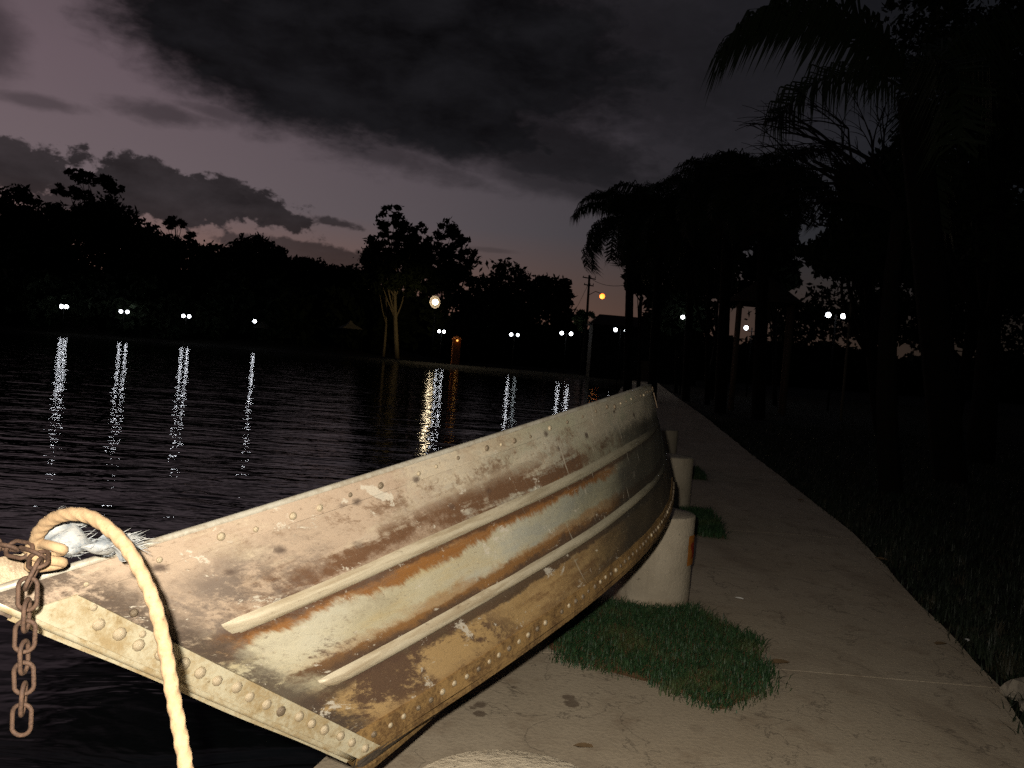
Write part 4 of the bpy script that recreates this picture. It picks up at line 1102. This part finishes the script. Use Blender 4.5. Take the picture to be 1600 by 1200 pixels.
# sodium lamp
p = at(680, 472, 101); bz = land_z(p.x, p.y); e0 = empty('street_lamp', (p.x, p.y, bz)); tag(e0, 'tall street lamp with brilliant yellow light in front of the trees', 'street lamp')
h = p.z - bz; b = MB(); b.tube([(0, .5, -.2), (0, .5, h * .9), (0, .4, h + .25), (0, .1, h + .3)], [.09, .07, .05, .04], 8); b.build('pole', M['dark_metal'], e0, True)
b = MB(); ax_ = Vector((-.45, -.88, -.15)).normalized(); q_ = Vector((0, 0, -1)).rotation_difference(ax_)
b.lathe([(.80 * math.sin(a_) + .002, .80 * math.cos(a_)) for a_ in [R(95) * (1 - k / 8) for k in range(9)]], 18)
b.v = [tuple(q_ @ Vector(p_) + Vector((0, 0, h))) for p_ in b.v]; b.f = [f for f in b.f if len(f) == 4]
hd = b.build('light_shield', M['halo_tint'], e0, True); md = hd.modifiers.new('thick', 'SOLIDIFY'); md.thickness = .02  # half-shell added to keep the bulb's light off the trees behind it
o = link('bulb', globe_mesh('sodium', .36), e0); o.location = (0, 0, h)
lt = bpy.data.lights.new('trunk_spot', 'SPOT'); lt.energy = 1500; lt.color = (1, .72, .32); lt.shadow_soft_size = .2; lt.spot_size = R(70); lt.spot_blend = .8  # separate spot added beside the shielded bulb to light the tree trunks
lo = bpy.data.objects.new('trunk_spot', lt); col.objects.link(lo); lo.parent = e0; lo.location = (-.75, .1, h - .1)
lo.rotation_euler = Vector((-.42, 1, -.05)).to_track_quat('-Z', 'Y').to_euler()
# utility pole with the orange lamp
p0 = foot(913, 92); tp = at(921, 430, 92); e0 = empty('utility_pole', p0); tag(e0, 'leaning wooden utility pole with cross arms against the dusk sky', 'utility pole')
dv = tp - Vector(p0); b = MB(); b.tube([(0, 0, -.3), dv * .5, dv], [.17, .15, .12], 8); b.build('pole', M['pole_timber'], e0, True)
for t, wl in ((.97, 1.5), (.90, 1.1)):
    b = MB(); b.box(dv * t, (wl, .12, .12), Matrix.Rotation(R(5), 3, 'Y')); ca = b.build('cross_arm', M['pole_timber'], e0)
    for s_ in (-.45, 0.12, .45):
        b = MB(); q = dv * t + Vector((wl * s_, 0, .06)); b.lathe([(.04, 0), (.06, .05), (.03, .12), (.05, .17)], 8, q); b.build('insulator', M['dark_metal'], ca)
lp_ = at(941, 463, 92) - Vector(p0); b = MB(); b.tube([dv * .80, (dv * .80 + lp_) / 2 + Vector((0, 0, .5)), lp_ + Vector((0, 0, .25))], .045, 6); b.build('lamp_arm', M['dark_metal'], e0)
o = link('bulb', globe_mesh('sodium_small', .30), e0); o.location = lp_
lt = bpy.data.lights.new('orange_light', 'POINT'); lt.energy = 12; lt.color = (1, .42, .12); lt.shadow_soft_size = .2
lo = bpy.data.objects.new('orange_light', lt); col.objects.link(lo); lo.parent = e0; lo.location = lp_ - Vector((.3, .5, .3))
def wire(a, c_, sag, label):
    b = MB(); b.tube([a.lerp(c_, t / 12) - Vector((0, 0, sag * 4 * (t / 12) * (1 - t / 12))) for t in range(13)], .022, 4); tag(b.build('overhead_wire', M['wire']), label, 'wire', 'wires from the utility pole')
tpw = Vector(p0) + dv * .93
wire(tpw, at(870, 520, 120), 1.0, 'overhead wire running down left from the utility pole')
wire(tpw + Vector((.4, 0, .3)), at(1010, 436, 60), .6, 'overhead wire running right from the utility pole into the palms')
# orange-lit tree by the pole
tree('small tree lit orange beside the foot of the utility pole', foot(908, 90), [E(908, 500, 90, 10, 16), E(924, 494, 90, 8, 6)], 900, .3, .1, seed=41, limbs=3)
# low building
p0 = foot(1005, 80); bd = empty('low_building', p0); tag(bd, 'long low dark building with a shallow roof behind the palms', 'building')
wd_ = 10.5; hb2 = at(1005, 512, 80).z - p0[2]; hr = at(1005, 494, 80).z - p0[2]
b = MB(); b.box((0, 1.9, hb2 / 2), (wd_, 3.8, hb2)); b.build('wall', M['building_wall'], bd)
b = MB(); x_ = wd_ / 2 + .35; b.add([(-x_, -.4, hb2 + .003), (x_, -.4, hb2 + .003), (x_, 4.2, hb2 + .003), (-x_, 4.2, hb2 + .003), (-x_ + 1.1, 1.9, hr), (x_ - .3, 1.9, hr - .1)], [(0, 1, 5, 4), (1, 2, 5), (2, 3, 4, 5), (3, 0, 4), (3, 2, 1, 0)]); b.build('roof', M['roof_tile'], bd)
for k, x in enumerate((-3.6, -1.4, 1.4, 3.6)):
    b = MB(); b.box((x, -.02, hb2 * .55), (1.0, .06, .9)); b.build('window', M['dark_metal'], bd)
b = MB(); b.box((0, -.02, 1.0), (.95, .06, 2.0)); b.build('door', M['timber'], bd)
# pale pavilions on the far bank
def pavilion(px, py, Y, wdt, label):
    p = foot(px, Y); t_ = at(px, py, Y).z - p[2]; ev = t_ - wdt * .42; e0 = empty('pavilion_tent', p, .5); tag(e0, label, 'tent', 'pale tents on the far bank')
    b = MB(); s_ = wdt / 2; b.add([(-s_, -s_, ev), (s_, -s_, ev), (s_, s_, ev), (-s_, s_, ev), (-s_ * .3, -s_ * .3, ev + (t_ - ev) * .55), (s_ * .3, -s_ * .3, ev + (t_ - ev) * .55), (s_ * .3, s_ * .3, ev + (t_ - ev) * .55), (-s_ * .3, s_ * .3, ev + (t_ - ev) * .55), (0, 0, t_)],
                                  [(0, 1, 5, 4), (1, 2, 6, 5), (2, 3, 7, 6), (3, 0, 4, 7), (4, 5, 8), (5, 6, 8), (6, 7, 8), (7, 4, 8)]); b.build('canopy', M['tent_cloth'], e0)
    for a in (-1, 1):
        for c_ in (-1, 1): b = MB(); b.tube([(a * s_ * .96, c_ * s_ * .96, -.1), (a * s_ * .96, c_ * s_ * .96, ev)], .05, 6); b.build('leg', M['dark_metal'], e0)
pavilion(545, 500, 118, 3.0, 'pale pointed tent on the far bank left of the lit tree trunks')
pavilion(410, 500, 124, 3.0, 'pale pointed tent beside the single globe lamp on the far bank')
# orange kiosk
p0 = foot(712, 101); e0 = empty('lit_kiosk', p0, .2); tag(e0, 'small orange kiosk glowing under its own bulb on the far bank', 'kiosk')
kh = at(712, 530, 101).z - p0[2]
b = MB(); b.box((0, 0, kh / 2), (.95, .8, kh)); b.build('body', M['kiosk_paint'], e0)
b = MB(); b.add([(-.65, -.7, kh + .003), (.65, -.7, kh + .003), (.65, .5, kh + .003), (-.65, .5, kh + .003), (0, -.1, kh + .5)], [(0, 1, 4), (1, 2, 4), (2, 3, 4), (3, 0, 4), (3, 2, 1, 0)]); b.build('roof', M['kiosk_paint'], e0)
o = link('bulb', globe_mesh('bulb_orange', .12), e0); o.location = (0, -.62, kh - .16)
lt = bpy.data.lights.new('kiosk_light', 'POINT'); lt.energy = .5; lt.color = (1, .5, .12); lt.shadow_soft_size = .1
lo = bpy.data.objects.new('kiosk_light', lt); col.objects.link(lo); lo.parent = e0; lo.location = (.15, -.75, kh - .1)
